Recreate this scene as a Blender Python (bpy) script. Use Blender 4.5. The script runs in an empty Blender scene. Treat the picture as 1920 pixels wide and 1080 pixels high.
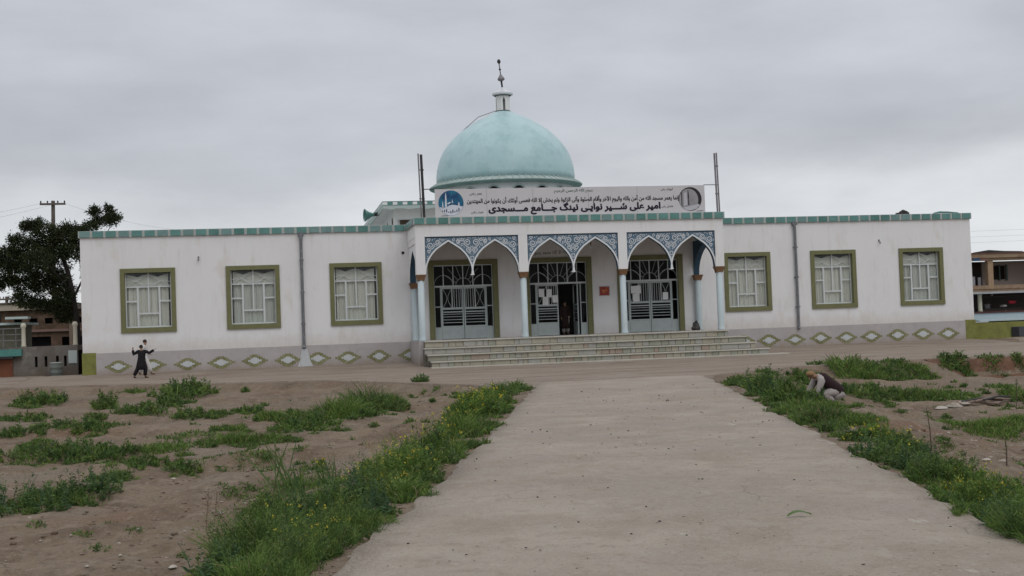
import bpy, bmesh, math, random, unicodedata
import numpy as np
from mathutils import Vector, Matrix
random.seed(7)
SC = bpy.context.scene
COL = SC.collection
R = math.radians

# ------------------------------------------------------------------ camera
cam_d = bpy.data.cameras.new('camera'); cam = bpy.data.objects.new('camera', cam_d); COL.objects.link(cam)
CAM = Vector((0.7411, -63.4232, 1.6)); YAW, PITCH, ROLL = 0.184, 0.0307, 0.0364
fwd = Vector((math.sin(YAW)*math.cos(PITCH), math.cos(YAW)*math.cos(PITCH), math.sin(PITCH)))
rgt = Vector((math.cos(YAW), -math.sin(YAW), 0)); upv = rgt.cross(fwd)
rx = rgt*math.cos(ROLL)-upv*math.sin(ROLL); ux = rgt*math.sin(ROLL)+upv*math.cos(ROLL)
m = Matrix((rx, ux, -fwd)).transposed().to_4x4(); m.translation = CAM
cam.matrix_world = m
cam_d.sensor_width = 36.0; cam_d.lens = 2343.77/1920*36.0
cam_d.clip_start = 0.1; cam_d.clip_end = 5000
SC.camera = cam

# ------------------------------------------------------------------ world: overcast sky
W = bpy.data.worlds.new('World'); SC.world = W; W.use_nodes = True
nt = W.node_tree; N = nt.nodes; L = nt.links; N.clear()
SUN_EL, SUN_ROT = R(48), R(160)
def node(t, **kw):
    n = N.new(t)
    for k, v in kw.items(): setattr(n, k, v)
    return n
out = node('ShaderNodeOutputWorld'); bg = node('ShaderNodeBackground'); bg.inputs['Strength'].default_value = 0.1
sky = node('ShaderNodeTexSky', sky_type='NISHITA', sun_disc=False, sun_elevation=SUN_EL, sun_rotation=SUN_ROT)
tc = node('ShaderNodeTexCoord'); sep = node('ShaderNodeSeparateXYZ'); L.new(tc.outputs['Generated'], sep.inputs[0])
mp = node('ShaderNodeMapping'); mp.inputs['Scale'].default_value = (2.4, 2.4, 7.0); L.new(tc.outputs['Generated'], mp.inputs[0])
nz = node('ShaderNodeTexNoise'); nz.inputs['Scale'].default_value = 1.5; nz.inputs['Detail'].default_value = 7; nz.inputs['Roughness'].default_value = 0.52
L.new(mp.outputs[0], nz.inputs['Vector'])
sub = node('ShaderNodeMath', operation='SUBTRACT'); L.new(nz.outputs['Fac'], sub.inputs[0]); sub.inputs[1].default_value = 0.5
mul = node('ShaderNodeMath', operation='MULTIPLY_ADD'); L.new(sub.outputs[0], mul.inputs[0]); mul.inputs[1].default_value = 0.20
L.new(sep.outputs['Z'], mul.inputs[2])
rmp = node('ShaderNodeValToRGB'); cr = rmp.color_ramp
L.new(mul.outputs[0], rmp.inputs[0])
stops = [(0.0, (.66,.68,.70)), (0.06, (.66,.68,.70)), (0.10, (.61,.63,.655)), (0.14, (.485,.50,.535)), (0.175, (.45,.465,.505)), (0.215, (.485,.505,.55)), (0.30, (.535,.56,.605)), (0.6, (.76,.78,.82)), (1.0, (.90,.91,.94))]
while len(cr.elements) < len(stops): cr.elements.new(0.5)
for e, (p, c) in zip(cr.elements, stops): e.position = p; e.color = (*c, 1)
nz2 = node('ShaderNodeTexNoise'); nz2.inputs['Scale'].default_value = 3.2; nz2.inputs['Detail'].default_value = 6
mp2 = node('ShaderNodeMapping'); mp2.inputs['Scale'].default_value = (1.6, 1.6, 5.0); mp2.inputs['Location'].default_value = (3.1, 1.7, 0.4); L.new(tc.outputs['Generated'], mp2.inputs[0]); L.new(mp2.outputs[0], nz2.inputs['Vector'])
mr = node('ShaderNodeMapRange'); mr.inputs['From Min'].default_value = .3; mr.inputs['From Max'].default_value = .7; mr.inputs['To Min'].default_value = 8.9; mr.inputs['To Max'].default_value = 11.1
L.new(nz2.outputs['Fac'], mr.inputs['Value'])
vm = node('ShaderNodeVectorMath', operation='SCALE'); L.new(rmp.outputs['Color'], vm.inputs[0]); L.new(mr.outputs[0], vm.inputs['Scale'])
mx = node('ShaderNodeMix', data_type='RGBA'); mx.inputs['Factor'].default_value = 0.95
L.new(sky.outputs[0], mx.inputs['A']); L.new(vm.outputs[0], mx.inputs['B'])
L.new(mx.outputs['Result'], bg.inputs['Color']); L.new(bg.outputs[0], out.inputs['Surface'])

sun_d = bpy.data.lights.new('sun', 'SUN'); sun = bpy.data.objects.new('sun', sun_d); COL.objects.link(sun)
sun_d.energy = 0.6; sun_d.angle = R(35); sun_d.color = (1.0, .965, .92)
sdir = Vector((math.sin(SUN_ROT)*math.cos(SUN_EL), math.cos(SUN_ROT)*math.cos(SUN_EL), math.sin(SUN_EL)))
sun.rotation_euler = sdir.to_track_quat('Z', 'Y').to_euler(); sun.location = (0, -30, 40)
SC.view_settings.view_transform = 'Standard'; SC.view_settings.look = 'None'; SC.view_settings.gamma = 1; SC.view_settings.exposure = 0.17
SC.view_settings.use_curve_mapping = False
SC.render.engine = 'CYCLES'; SC.cycles.use_denoising = True; SC.cycles.max_bounces = 6; SC.cycles.transparent_max_bounces = 12

# ------------------------------------------------------------------ helpers
WL = {}                                          # world location of every parent
def wl(o): return WL.get(o.name, Vector((0, 0, 0))) if o else Vector((0, 0, 0))
def link(o, parent=None, world=None):
    COL.objects.link(o)
    world = Vector(world) if world is not None else wl(parent)
    if parent: o.parent = parent; o.location = world - wl(parent)
    else: o.location = world
    WL[o.name] = world
    return o
def tag(o, label=None, cat=None, group=None, kind=None):
    if label: o['label'] = label
    if cat: o['category'] = cat
    if group: o['group'] = group
    if kind: o['kind'] = kind
    return o
def empty(name, loc, label, cat, group=None):
    o = bpy.data.objects.new(name, None); o.empty_display_size = .3
    link(o, None, loc); return tag(o, label, cat, group)
def inst(name, src, parent, world, rot=None, scale=None, mats=None):
    o = bpy.data.objects.new(name, src.data if hasattr(src, 'data') and src.data else src)
    link(o, parent, world)
    if rot: o.rotation_euler = rot
    if scale: o.scale = scale
    return o
class MB:
    def __init__(s): s.v = []; s.f = []; s.mi = []; s.cur = 0
    def add(s, vs, fs):
        b = len(s.v); s.v += [tuple(v) for v in vs]
        for f in fs: s.f.append(tuple(i+b for i in f)); s.mi.append(s.cur)
        return s
    def box(s, x0, x1, y0, y1, z0, z1):
        return s.add([(x0,y0,z0),(x1,y0,z0),(x1,y1,z0),(x0,y1,z0),(x0,y0,z1),(x1,y0,z1),(x1,y1,z1),(x0,y1,z1)],
                     [(0,3,2,1),(4,5,6,7),(0,1,5,4),(1,2,6,5),(2,3,7,6),(3,0,4,7)])
    def prism(s, poly, y0, y1):                      # polygon in xz (counter-clockwise seen from -y)
        n = len(poly)
        vs = [(x, y0, z) for x, z in poly]+[(x, y1, z) for x, z in poly]
        fs = [tuple(range(n)), tuple(range(2*n-1, n-1, -1))]+[(i, n+i, n+(i+1) % n, (i+1) % n) for i in range(n)]
        return s.add(vs, fs)
    def tube(s, pts, rad, n=8, caps=True):
        pts = [Vector(p) for p in pts]; k = len(pts)
        if not hasattr(rad, '__len__'): rad = [rad]*k
        prev = None; vs = []
        for i, p in enumerate(pts):
            t = (pts[min(i+1, k-1)]-pts[max(i-1, 0)]).normalized()
            a = prev if prev is not None else (Vector((0, 0, 1)) if abs(t.z) < .9 else Vector((1, 0, 0)))
            a = (a-t*a.dot(t))
            if a.length < 1e-6: a = t.orthogonal()
            a.normalize(); prev = a; b = t.cross(a)
            for j in range(n):
                w = 2*math.pi*j/n; vs.append(p+(a*math.cos(w)+b*math.sin(w))*rad[i])
        fs = []
        for i in range(k-1):
            for j in range(n):
                q = (j+1) % n; fs.append((i*n+j, i*n+q, (i+1)*n+q, (i+1)*n+j))
        if caps: fs.append(tuple(range(n-1, -1, -1))); fs.append(tuple((k-1)*n+j for j in range(n)))
        return s.add(vs, fs)
    def lathe(s, prof, c=(0, 0, 0), n=24, cap=True):  # prof: (r, z) from the bottom up
        vs = []; k = len(prof)
        for r, z in prof:
            for j in range(n):
                w = 2*math.pi*j/n; vs.append((c[0]+r*math.cos(w), c[1]+r*math.sin(w), c[2]+z))
        fs = [(i*n+j, i*n+(j+1) % n, (i+1)*n+(j+1) % n, (i+1)*n+j) for i in range(k-1) for j in range(n)]
        if cap: fs.append(tuple(range(n-1, -1, -1))); fs.append(tuple((k-1)*n+j for j in range(n)))
        return s.add(vs, fs)
    def ball(s, c, r, n=8, mlt=(1, 1, 1)):
        k = max(4, n//2); prof = []
        vs = []; 
        for i in range(k+1):
            a = -math.pi/2+math.pi*i/k
            for j in range(n):
                w = 2*math.pi*j/n
                vs.append((c[0]+r*mlt[0]*math.cos(a)*math.cos(w), c[1]+r*mlt[1]*math.cos(a)*math.sin(w), c[2]+r*mlt[2]*math.sin(a)))
        fs = [(i*n+j, i*n+(j+1) % n, (i+1)*n+(j+1) % n, (i+1)*n+j) for i in range(k) for j in range(n)]
        return s.add(vs, fs)
    def mesh(s, name, mats, smooth=False, off=(0, 0, 0)):
        me = bpy.data.meshes.new(name)
        me.from_pydata([(v[0]-off[0], v[1]-off[1], v[2]-off[2]) for v in s.v], [], s.f)
        for q in (mats if isinstance(mats, (list, tuple)) else [mats]): me.materials.append(q)
        me.polygons.foreach_set('material_index', s.mi)
        if smooth: me.polygons.foreach_set('use_smooth', [True]*len(s.f))
        me.validate(); me.update()
        return me
    def build(s, name, mats, parent=None, smooth=False, world=None):
        w = Vector(world) if world is not None else wl(parent)
        o = bpy.data.objects.new(name, s.mesh(name, mats, smooth, w))
        return link(o, parent, w)
def big_mesh(name, verts, quads, tris, mats, tint=None, smooth=False):
    verts = np.asarray(verts, np.float32); nq, ntri = len(quads), len(tris)
    me = bpy.data.meshes.new(name)
    me.vertices.add(len(verts)); me.vertices.foreach_set('co', verts.ravel())
    loops = np.concatenate([np.asarray(quads, np.int32).ravel() if nq else np.zeros(0, np.int32), np.asarray(tris, np.int32).ravel() if ntri else np.zeros(0, np.int32)])
    me.loops.add(len(loops)); me.loops.foreach_set('vertex_index', loops)
    st = np.concatenate([np.arange(nq)*4, nq*4+np.arange(ntri)*3]).astype(np.int32)
    me.polygons.add(nq+ntri); me.polygons.foreach_set('loop_start', st)
    if smooth: me.polygons.foreach_set('use_smooth', np.ones(nq+ntri, bool))
    for q in (mats if isinstance(mats, (list, tuple)) else [mats]): me.materials.append(q)
    if tint is not None:
        at = me.attributes.new('tint', 'FLOAT_COLOR', 'POINT')
        c = np.ones((len(verts), 4), np.float32); c[:, :3] = tint; at.data.foreach_set('color', c.ravel())
    me.update(calc_edges=True); me.validate()
    return me

# ------------------------------------------------------------------ materials
def mat(name, base, rough=.8, spots=(), bump=0.0, bscale=40.0, spec=.3, metal=0.0, splash=None, stretch=(1, 1, 1)):
    """base colour plus layers of real colour variation: spots = [(colour, noise scale, low, high, amount)]"""
    M = bpy.data.materials.new(name); M.use_nodes = True; t = M.node_tree; b = t.nodes['Principled BSDF']
    b.inputs['Roughness'].default_value = rough; b.inputs['Metallic'].default_value = metal; b.inputs['Specular IOR Level'].default_value = spec
    b.inputs['Base Color'].default_value = (*base, 1)
    geo = t.nodes.new('ShaderNodeNewGeometry'); pos = geo.outputs['Position']
    cur = None
    def rgb(c):
        n = t.nodes.new('ShaderNodeRGB'); n.outputs[0].default_value = (*c, 1); return n.outputs[0]
    for i, sp in enumerate(spots):
        c, sc, lo, hi, amt = sp[:5]; st = sp[5] if len(sp) > 5 else stretch
        mpn = t.nodes.new('ShaderNodeMapping'); mpn.inputs['Scale'].default_value = st; mpn.inputs['Location'].default_value = (i*7.3, i*3.1, i*1.7)
        t.links.new(pos, mpn.inputs[0])
        nn = t.nodes.new('ShaderNodeTexNoise'); nn.inputs['Scale'].default_value = sc; nn.inputs['Detail'].default_value = 6; nn.inputs['Roughness'].default_value = .6
        t.links.new(mpn.outputs[0], nn.inputs['Vector'])
        r = t.nodes.new('ShaderNodeMapRange'); r.inputs['From Min'].default_value = lo; r.inputs['From Max'].default_value = hi; r.inputs['To Max'].default_value = amt
        t.links.new(nn.outputs['Fac'], r.inputs['Value'])
        x = t.nodes.new('ShaderNodeMix'); x.data_type = 'RGBA'
        t.links.new(r.outputs[0], x.inputs['Factor']); t.links.new(cur if cur else rgb(base), x.inputs['A']); t.links.new(rgb(c), x.inputs['B'])
        cur = x.outputs['Result']
    if splash:                                   # mud splashed up from the ground: (colour, z from, z to, amount)
        c, za, zb_, amt = splash
        sp_ = t.nodes.new('ShaderNodeSeparateXYZ'); t.links.new(pos, sp_.inputs[0])
        nn = t.nodes.new('ShaderNodeTexNoise'); nn.inputs['Scale'].default_value = 1.8; nn.inputs['Detail'].default_value = 7; nn.inputs['Roughness'].default_value = .7; t.links.new(pos, nn.inputs['Vector'])
        ad = t.nodes.new('ShaderNodeMath'); ad.operation = 'MULTIPLY_ADD'; ad.inputs[1].default_value = -(zb_-za)*1.6; t.links.new(nn.outputs['Fac'], ad.inputs[0]); t.links.new(sp_.outputs['Z'], ad.inputs[2])
        r = t.nodes.new('ShaderNodeMapRange'); r.inputs['From Min'].default_value = za-(zb_-za)*.8; r.inputs['From Max'].default_value = zb_-(zb_-za)*.8; r.inputs['To Min'].default_value = amt; r.inputs['To Max'].default_value = 0
        t.links.new(ad.outputs[0], r.inputs['Value'])
        x = t.nodes.new('ShaderNodeMix'); x.data_type = 'RGBA'; t.links.new(r.outputs[0], x.inputs['Factor']); t.links.new(cur if cur else rgb(base), x.inputs['A']); t.links.new(rgb(c), x.inputs['B']); cur = x.outputs['Result']
    if cur: t.links.new(cur, b.inputs['Base Color'])
    if bump:
        nn = t.nodes.new('ShaderNodeTexNoise'); nn.inputs['Scale'].default_value = bscale; nn.inputs['Detail'].default_value = 5
        t.links.new(pos, nn.inputs['Vector'])
        bp = t.nodes.new('ShaderNodeBump'); bp.inputs['Strength'].default_value = bump; bp.inputs['Distance'].default_value = .02
        t.links.new(nn.outputs['Fac'], bp.inputs['Height']); t.links.new(bp.outputs[0], b.inputs['Normal'])
    return M
def glass_mat(name, tint, refl=.12):
    M = bpy.data.materials.new(name); M.use_nodes = True; t = M.node_tree; t.nodes.clear()
    o = t.nodes.new('ShaderNodeOutputMaterial'); mixs = t.nodes.new('ShaderNodeMixShader'); tr = t.nodes.new('ShaderNodeBsdfTransparent'); gl = t.nodes.new('ShaderNodeBsdfGlossy')
    tr.inputs[0].default_value = (*tint, 1); gl.inputs['Roughness'].default_value = .08; gl.inputs[0].default_value = (.9, .92, .92, 1)
    fr = t.nodes.new('ShaderNodeLayerWeight'); fr.inputs[0].default_value = .12
    ad = t.nodes.new('ShaderNodeMath'); ad.operation = 'MULTIPLY_ADD'; ad.inputs[1].default_value = .5; ad.inputs[2].default_value = refl; t.links.new(fr.outputs['Fresnel'], ad.inputs[0]); fr.inputs[0].default_value = .03
    t.links.new(ad.outputs[0], mixs.inputs[0]); t.links.new(tr.outputs[0], mixs.inputs[1]); t.links.new(gl.outputs[0], mixs.inputs[2]); t.links.new(mixs.outputs[0], o.inputs[0])
    return M
V3 = (1, 1, 1)
MT = {}
MT['plaster'] = mat('white_plaster', (.745,.742,.74), .85, [((.67,.663,.655), .5, .45, .7, .5), ((.56,.53,.51), 2.2, .54, .76, .38, (2.3, 2.3, .25)), ((.60,.57,.52), 1.1, .56, .70, .55, (1.2, 1.2, .5)), ((.74,.72,.715), 6, .5, .7, .5), ((.50,.46,.43), 14, .64, .78, .35)], .25, 60, splash=((.50,.45,.40), 1.0, 1.7, .55))
MT['porch_plaster'] = MT['plaster']
MT['plinth'] = mat('grey_cement', (.40,.375,.37), .9, [((.46,.43,.42), .9, .45, .65, .7), ((.33,.305,.30), 3, .52, .75, .6), ((.42,.33,.27), 1.6, .6, .75, .45)], .4, 45, splash=((.27,.20,.145), -.25, .42, .85))
MT['olive'] = mat('olive_paint', (.150,.150,.066), .6, [((.19,.185,.085), 4, .45, .7, .6), ((.115,.115,.05), 7, .54, .70, .7), ((.24,.225,.15), 12, .62, .74, .5)], .2, 50, .4)
MT['olive_dull'] = mat('olive_wall', (.20,.205,.055), .8, [((.14,.145,.045), 2.5, .45, .65, .8), ((.10,.10,.05), 6, .58, .75, .6)], .3, 40)
MT['dia_green'] = mat('green_plinth_paint', (.215,.215,.105), .8, [((.16,.145,.07), 2.5, .45, .62, .8), ((.33,.31,.24), 6, .52, .68, .8)])
MT['dia_blue'] = mat('pale_blue_plinth_paint', (.50,.52,.53), .8, [((.42,.41,.40), 5, .5, .7, .7)])
MT['teal1'] = mat('teal_glaze', (.085,.215,.195), .35, [((.12,.26,.24), 3, .45, .65, .7), ((.19,.27,.25), 9, .6, .75, .5)], 0, 40, .5)
MT['teal2'] = mat('teal_glaze_dark', (.06,.17,.15), .35, [((.10,.22,.20), 3, .45, .65, .7)], 0, 40, .5)
MT['teal3'] = mat('teal_glaze_grey', (.13,.235,.225), .45, [((.18,.28,.27), 3, .45, .65, .7)], 0, 40, .5)
MT['cornice'] = mat('cornice_cement', (.42,.45,.43), .8, [((.33,.36,.34), 6, .5, .7, .7)])
MT['dome'] = mat('turquoise_dome_tile', (.37,.53,.55), .36, [((.41,.57,.585), .8, .45, .62, .8), ((.28,.435,.45), 1.1, .48, .66, .7), ((.36,.48,.49), 4, .53, .70, .6), ((.29,.42,.42), 9, .58, .72, .5), ((.30,.37,.36), 2.4, .62, .74, .5, (1.6, 1.6, .35))], 0, 40, .35)
MT['white'] = mat('white_paint', (.72,.72,.71), .6, [((.60,.59,.57), 5, .5, .72, .5)])
MT['sash'] = mat('pale_sash_paint', (.58,.61,.61), .5, [((.48,.50,.49), 9, .5, .7, .5)])
MT['grille'] = mat('pale_grille_paint', (.54,.58,.57), .5, [((.44,.47,.46), 6, .45, .7, .6)])
MT['door_paint'] = mat('grey_green_door_paint', (.40,.445,.435), .5, [((.33,.37,.36), 3, .45, .7, .6)])
MT['column'] = mat('pale_blue_column', (.49,.565,.585), .6, [((.40,.50,.53), 3, .45, .7, .6, (1, 1, .4)), ((.50,.47,.42), 2, .6, .75, .4)])
MT['capital'] = mat('brown_capital', (.20,.115,.06), .7, [((.13,.07,.04), 12, .45, .7, .7)])
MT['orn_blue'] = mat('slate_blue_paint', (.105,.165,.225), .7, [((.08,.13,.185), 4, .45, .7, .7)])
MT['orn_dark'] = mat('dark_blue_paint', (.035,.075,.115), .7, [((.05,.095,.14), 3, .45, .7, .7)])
MT['orn_white'] = mat('ornament_white', (.66,.68,.69), .7)
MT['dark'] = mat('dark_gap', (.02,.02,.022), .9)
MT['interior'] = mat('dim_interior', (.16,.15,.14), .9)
MT['carpet'] = mat('dark_carpet', (.05,.02,.02), .95)
MT['pipe'] = mat('grey_downpipe', (.155,.16,.175), .5, [((.24,.25,.26), 7, .5, .62, .7, (1, 1, .6)), ((.10,.10,.11), 12, .5, .7, .6)], 0, 40, .4, .2)
MT['steel_dark'] = mat('dark_steel', (.035,.032,.034), .6, [((.07,.05,.04), 8, .5, .7, .6)])
MT['steel'] = mat('grey_steel', (.22,.21,.22), .5, [((.12,.10,.10), 6, .5, .7, .7)], 0, 40, .4, .3)
MT['glass'] = glass_mat('window_glass', (.95,.96,.955), .02)
MT['glass_dark'] = glass_mat('door_glass', (.70,.71,.72), .004)
MT['curtain'] = mat('pale_curtain', (.58,.58,.52), .95, [((.50,.50,.44), 7, .45, .7, .6, (4, 4, .3))])
MT['curtain2'] = mat('grey_curtain', (.50,.51,.47), .95, [((.42,.43,.39), 7, .45, .7, .6, (4, 4, .3))])
STONE = [mat('step_stone_%s' % n, c, .85, [(d, 5, .45, .7, .7), ((.20,.20,.16), 9, .58, .75, .6)], .4, 50) for n, c, d in
         (('buff', (.36,.33,.265), (.29,.26,.20)), ('grey', (.345,.335,.30), (.28,.27,.24)), ('greenish', (.30,.30,.245), (.24,.245,.195)), ('pink', (.33,.265,.215), (.27,.205,.165)), ('brown', (.27,.205,.17), (.22,.17,.14)))]
MT['tread'] = mat('tread_stone', (.47,.45,.39), .8, [((.39,.37,.315), 3, .45, .7, .7), ((.29,.285,.22), 8, .58, .75, .5)], .3, 50)
MT['mortar'] = mat('step_mortar', (.12,.11,.09), .95, [((.28,.26,.21), 6, .5, .7, .7)])
# ------------------------------------------------------------------ terrain
def vn(x,y,seed=0):
    x=np.asarray(x,float);y=np.asarray(y,float)
    xi=np.floor(x).astype(np.int64);yi=np.floor(y).astype(np.int64);fx=x-xi;fy=y-yi
    fx=fx*fx*(3-2*fx);fy=fy*fy*(3-2*fy)
    def hh(a,b):
        n=(a*374761393+b*668265263+seed*1274126177)&0xFFFFFFFF
        n=((n^(n>>13))*1274126177)&0xFFFFFFFF
        return ((n^(n>>16))&0xFFFF)/65535.0-.5
    return (hh(xi,yi)*(1-fx)+hh(xi+1,yi)*fx)*(1-fy)+(hh(xi,yi+1)*(1-fx)+hh(xi+1,yi+1)*fx)*fy
def ss(v,a,b):
    t=np.clip((np.asarray(v,float)-a)/(b-a),0,1);return t*t*(3-2*t)
AX=[-80,-11.1,-7.35,-.9,2.2,4.55,6.6,7.8,13.85,15,19.5,25,29,90]
AY=[-6,-6.7,-8.7,-12.7,-14.3,-19.2,-23.9,-28,-26.2,-23.9,-20.8,-19.1,-19.2,-19.5]
def apron_edge(x): return np.interp(x,AX,AY)
def base_z(x,y): return -.2*ss(-np.asarray(y,float),.5,7.)
def height(x,y):
    x=np.asarray(x,float);y=np.asarray(y,float)
    dl=(.26*y+15.2-x)/1.033;dr=(x-.26*y-20.54)/1.033;da=apron_edge(x)-y
    out=np.maximum(np.maximum(dl,dr),0)
    z=base_z(x,y)-.06
    L=ss(dl,.2,2.4)*ss(da,.0,1.6)*.30
    R=ss(dr,.6,4.5)*ss(da,.0,1.8)*.55
    L=L+.0*L
    R=R+ss(x,25.2,26.6)*ss(da,.05,.5)*(1-ss(da,2.5,6.))*.55
    edge=ss(out,.1,1.2)*ss(da,.2,1.5)
    n=.24*vn(x*.3,y*.8,1)+.15*vn(x*.9,y*1.6,2)+.085*vn(x*2.3,y*3.4,3)+.04*vn(x*5.1,y*6.3,4)+.018*vn(x*12,y*13,5)
    fade=np.exp(-np.maximum(np.hypot(x-5,y+40)-60,0)/20)
    return z-(L+R)*fade+edge*n*fade
def ground_mat():
    M = mat('bare_soil', (.158,.114,.076), .95, [((.205,.154,.108), .35, .42, .60, .85), ((.098,.066,.042), .9, .48, .66, .85), ((.172,.143,.112), .55, .52, .70, .8), ((.165,.098,.062), .28, .55, .70, .75),
            ((.25,.195,.148), 4, .55, .68, .7), ((.095,.070,.050), 7, .56, .70, .8), ((.205,.17,.135), 14, .52, .66, .6), ((.085,.062,.045), 22, .60, .70, .7), ((.36,.32,.28), 34, .66, .72, .8)], 1.0, 14)
    return M
MT['soil'] = ground_mat()
MT['path'] = mat('worn_concrete', (.274,.236,.190), .9, [((.335,.29,.238), .5, .42, .60, .85), ((.245,.20,.155), 1.1, .48, .66, .8), ((.27,.225,.195), .7, .52, .66, .7), ((.33,.295,.25), 2.6, .58, .72, .65, (1.6,.7,1)), ((.225,.185,.14), 6, .54, .70, .7), ((.33,.29,.25), 13, .52, .68, .6),
            ((.15,.12,.095), 24, .60, .68, .8), ((.40,.37,.33), 34, .61, .69, .7), ((.42,.39,.34), 1.7, .66, .74, .7, (2.2,.8,1))], .8, 26)
MT['plaza'] = mat('dusty_forecourt', (.225,.180,.142), .95, [((.265,.222,.182), .35, .42, .60, .85, (.6, 1.3, 1)), ((.175,.125,.090), .5, .50, .66, .8, (.5, 1.5, 1)), ((.32,.285,.245), 1.6, .56, .70, .7, (.6, 1.4, 1)), ((.155,.118,.088), 5, .56, .70, .7), ((.28,.24,.20), 12, .55, .7, .6)], .7, 30)
def add_cracks(M, scale, width, colr, lo, hi):
    t = M.node_tree; b = t.nodes['Principled BSDF']; src = b.inputs['Base Color'].links[0].from_socket
    geo = t.nodes.new('ShaderNodeNewGeometry'); nn = t.nodes.new('ShaderNodeTexNoise'); nn.inputs['Scale'].default_value = 1.4; nn.inputs['Detail'].default_value = 5; t.links.new(geo.outputs['Position'], nn.inputs['Vector'])
    ad = t.nodes.new('ShaderNodeMix'); ad.data_type = 'RGBA'; ad.blend_type = 'ADD'; ad.inputs['Factor'].default_value = .55; t.links.new(geo.outputs['Position'], ad.inputs['A']); t.links.new(nn.outputs['Color'], ad.inputs['B'])
    vo = t.nodes.new('ShaderNodeTexVoronoi'); vo.feature = 'DISTANCE_TO_EDGE'; vo.inputs['Scale'].default_value = scale; t.links.new(ad.outputs['Result'], vo.inputs['Vector'])
    r = t.nodes.new('ShaderNodeMapRange'); r.inputs['From Min'].default_value = 0; r.inputs['From Max'].default_value = width; r.inputs['To Min'].default_value = 1; r.inputs['To Max'].default_value = 0; t.links.new(vo.outputs['Distance'], r.inputs['Value'])
    n2 = t.nodes.new('ShaderNodeTexNoise'); n2.inputs['Scale'].default_value = .45; t.links.new(geo.outputs['Position'], n2.inputs['Vector'])
    r2 = t.nodes.new('ShaderNodeMapRange'); r2.inputs['From Min'].default_value = lo; r2.inputs['From Max'].default_value = hi; t.links.new(n2.outputs['Fac'], r2.inputs['Value'])
    mu = t.nodes.new('ShaderNodeMath'); mu.operation = 'MULTIPLY'; t.links.new(r.outputs[0], mu.inputs[0]); t.links.new(r2.outputs[0], mu.inputs[1])
    x = t.nodes.new('ShaderNodeMix'); x.data_type = 'RGBA'; x.inputs['B'].default_value = (*colr, 1); t.links.new(mu.outputs[0], x.inputs['Factor']); t.links.new(src, x.inputs['A']); t.links.new(x.outputs['Result'], b.inputs['Base Color'])
add_cracks(MT['path'], .50, .0055, (.175,.145,.115), .50, .62)
for M_, d_ in ((MT['soil'], .075), (MT['path'], .03), (MT['plaza'], .05)):
    for n_ in M_.node_tree.nodes:
        if n_.type == 'BUMP': n_.inputs['Distance'].default_value = d_
def axis(segs):
    out = []
    for a, b, st in segs: out += list(np.arange(a, b-1e-6, st))
    return np.array(out+[segs[-1][1]])
gx = axis([(-1500,-300,300), (-300,-60,40), (-60,-24,4), (-24,-10,.5), (-10,22,.16), (22,34,.4), (34,80,4), (80,300,40), (300,1500,300)])
gy = axis([(-400,-100,60), (-100,-64,6), (-64,-56,.5), (-56,-30,.14), (-30,-8,.3), (-8,8,1), (8,80,8), (80,300,40), (300,1800,300)])
X, Y = np.meshgrid(gx, gy); Z = height(X, Y)
vv = np.stack([X.ravel(), Y.ravel(), Z.ravel()], 1); nx, ny = len(gx), len(gy)
ii = (np.arange(ny-1)[:, None]*nx+np.arange(nx-1)[None]).ravel()
gme = big_mesh('ground', vv, np.stack([ii, ii+1, ii+nx+1, ii+nx], 1), [], MT['soil'], smooth=True)
ground = link(bpy.data.objects.new('ground', gme), None, (0, 0, 0)); tag(ground, 'bare brown soil with furrows on both sides of the concrete path', kind='structure')
# forecourt along the facade: strip from the wall to its worn edge
xs = axis([(-80,-14,3), (-14,32,.35), (32,92,3)])
rows = 26; P = []
for x in xs:
    e = float(apron_edge(x))+.35*float(vn(x*.8, 3.3, 9))+.15*float(vn(x*3, 1.3, 8))
    for k in range(rows+1):
        t = k/rows; y = 1.2*(1-t)+e*t if abs(x-15) < 26 else 30*(1-t)+e*t
        P.append((x, y, float(base_z(x, y))-.012+.02*float(vn(x*.7, y*.9, 12))))
    P.append((x, e-.02, float(base_z(x, e))-.16))
nr = rows+2; q = [(i*nr+k, i*nr+k+1, (i+1)*nr+k+1, (i+1)*nr+k) for i in range(len(xs)-1) for k in range(nr-1)]
plaza = link(bpy.data.objects.new('forecourt', big_mesh('forecourt', P, q, [], MT['plaza'], smooth=False)), None, (0, 0, 0)); tag(plaza, 'dusty paved forecourt strip in front of the white building', kind='structure')
# the concrete path: thick slab with chipped edges
ys = np.arange(-75, -24.6, .12); P = []; nc = 12
for y in ys:
    jl = .16*float(vn(1.1, y*1.1, 21))+.09*float(vn(2.2, y*4.0, 22)); jr = .14*float(vn(5.1, y*1.3, 23))+.08*float(vn(6.2, y*4.2, 24))
    x0 = .26*y+15.2+jl-.17*float(ss(-y, 49.5, 53.5)); x1 = .26*y+20.54+jr
    P.append((x0-.02, y, -.36)); P.append((x0, y, -.205))
    for k in range(1, nc): 
        x = x0+(x1-x0)*k/nc; P.append((x, y, -.192+.018*float(vn(x*.8, y*.8, 25))))
    P.append((x1, y, -.205)); P.append((x1+.02, y, -.36))
nr = nc+3; q = [(i*nr+k, i*nr+k+1, (i+1)*nr+k+1, (i+1)*nr+k) for i in range(len(ys)-1) for k in range(nr-1)]
path = link(bpy.data.objects.new('path', big_mesh('path', P, q, [], MT['path'])), None, (0, 0, 0)); tag(path, 'wide worn concrete path leading to the steps', kind='structure')
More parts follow.
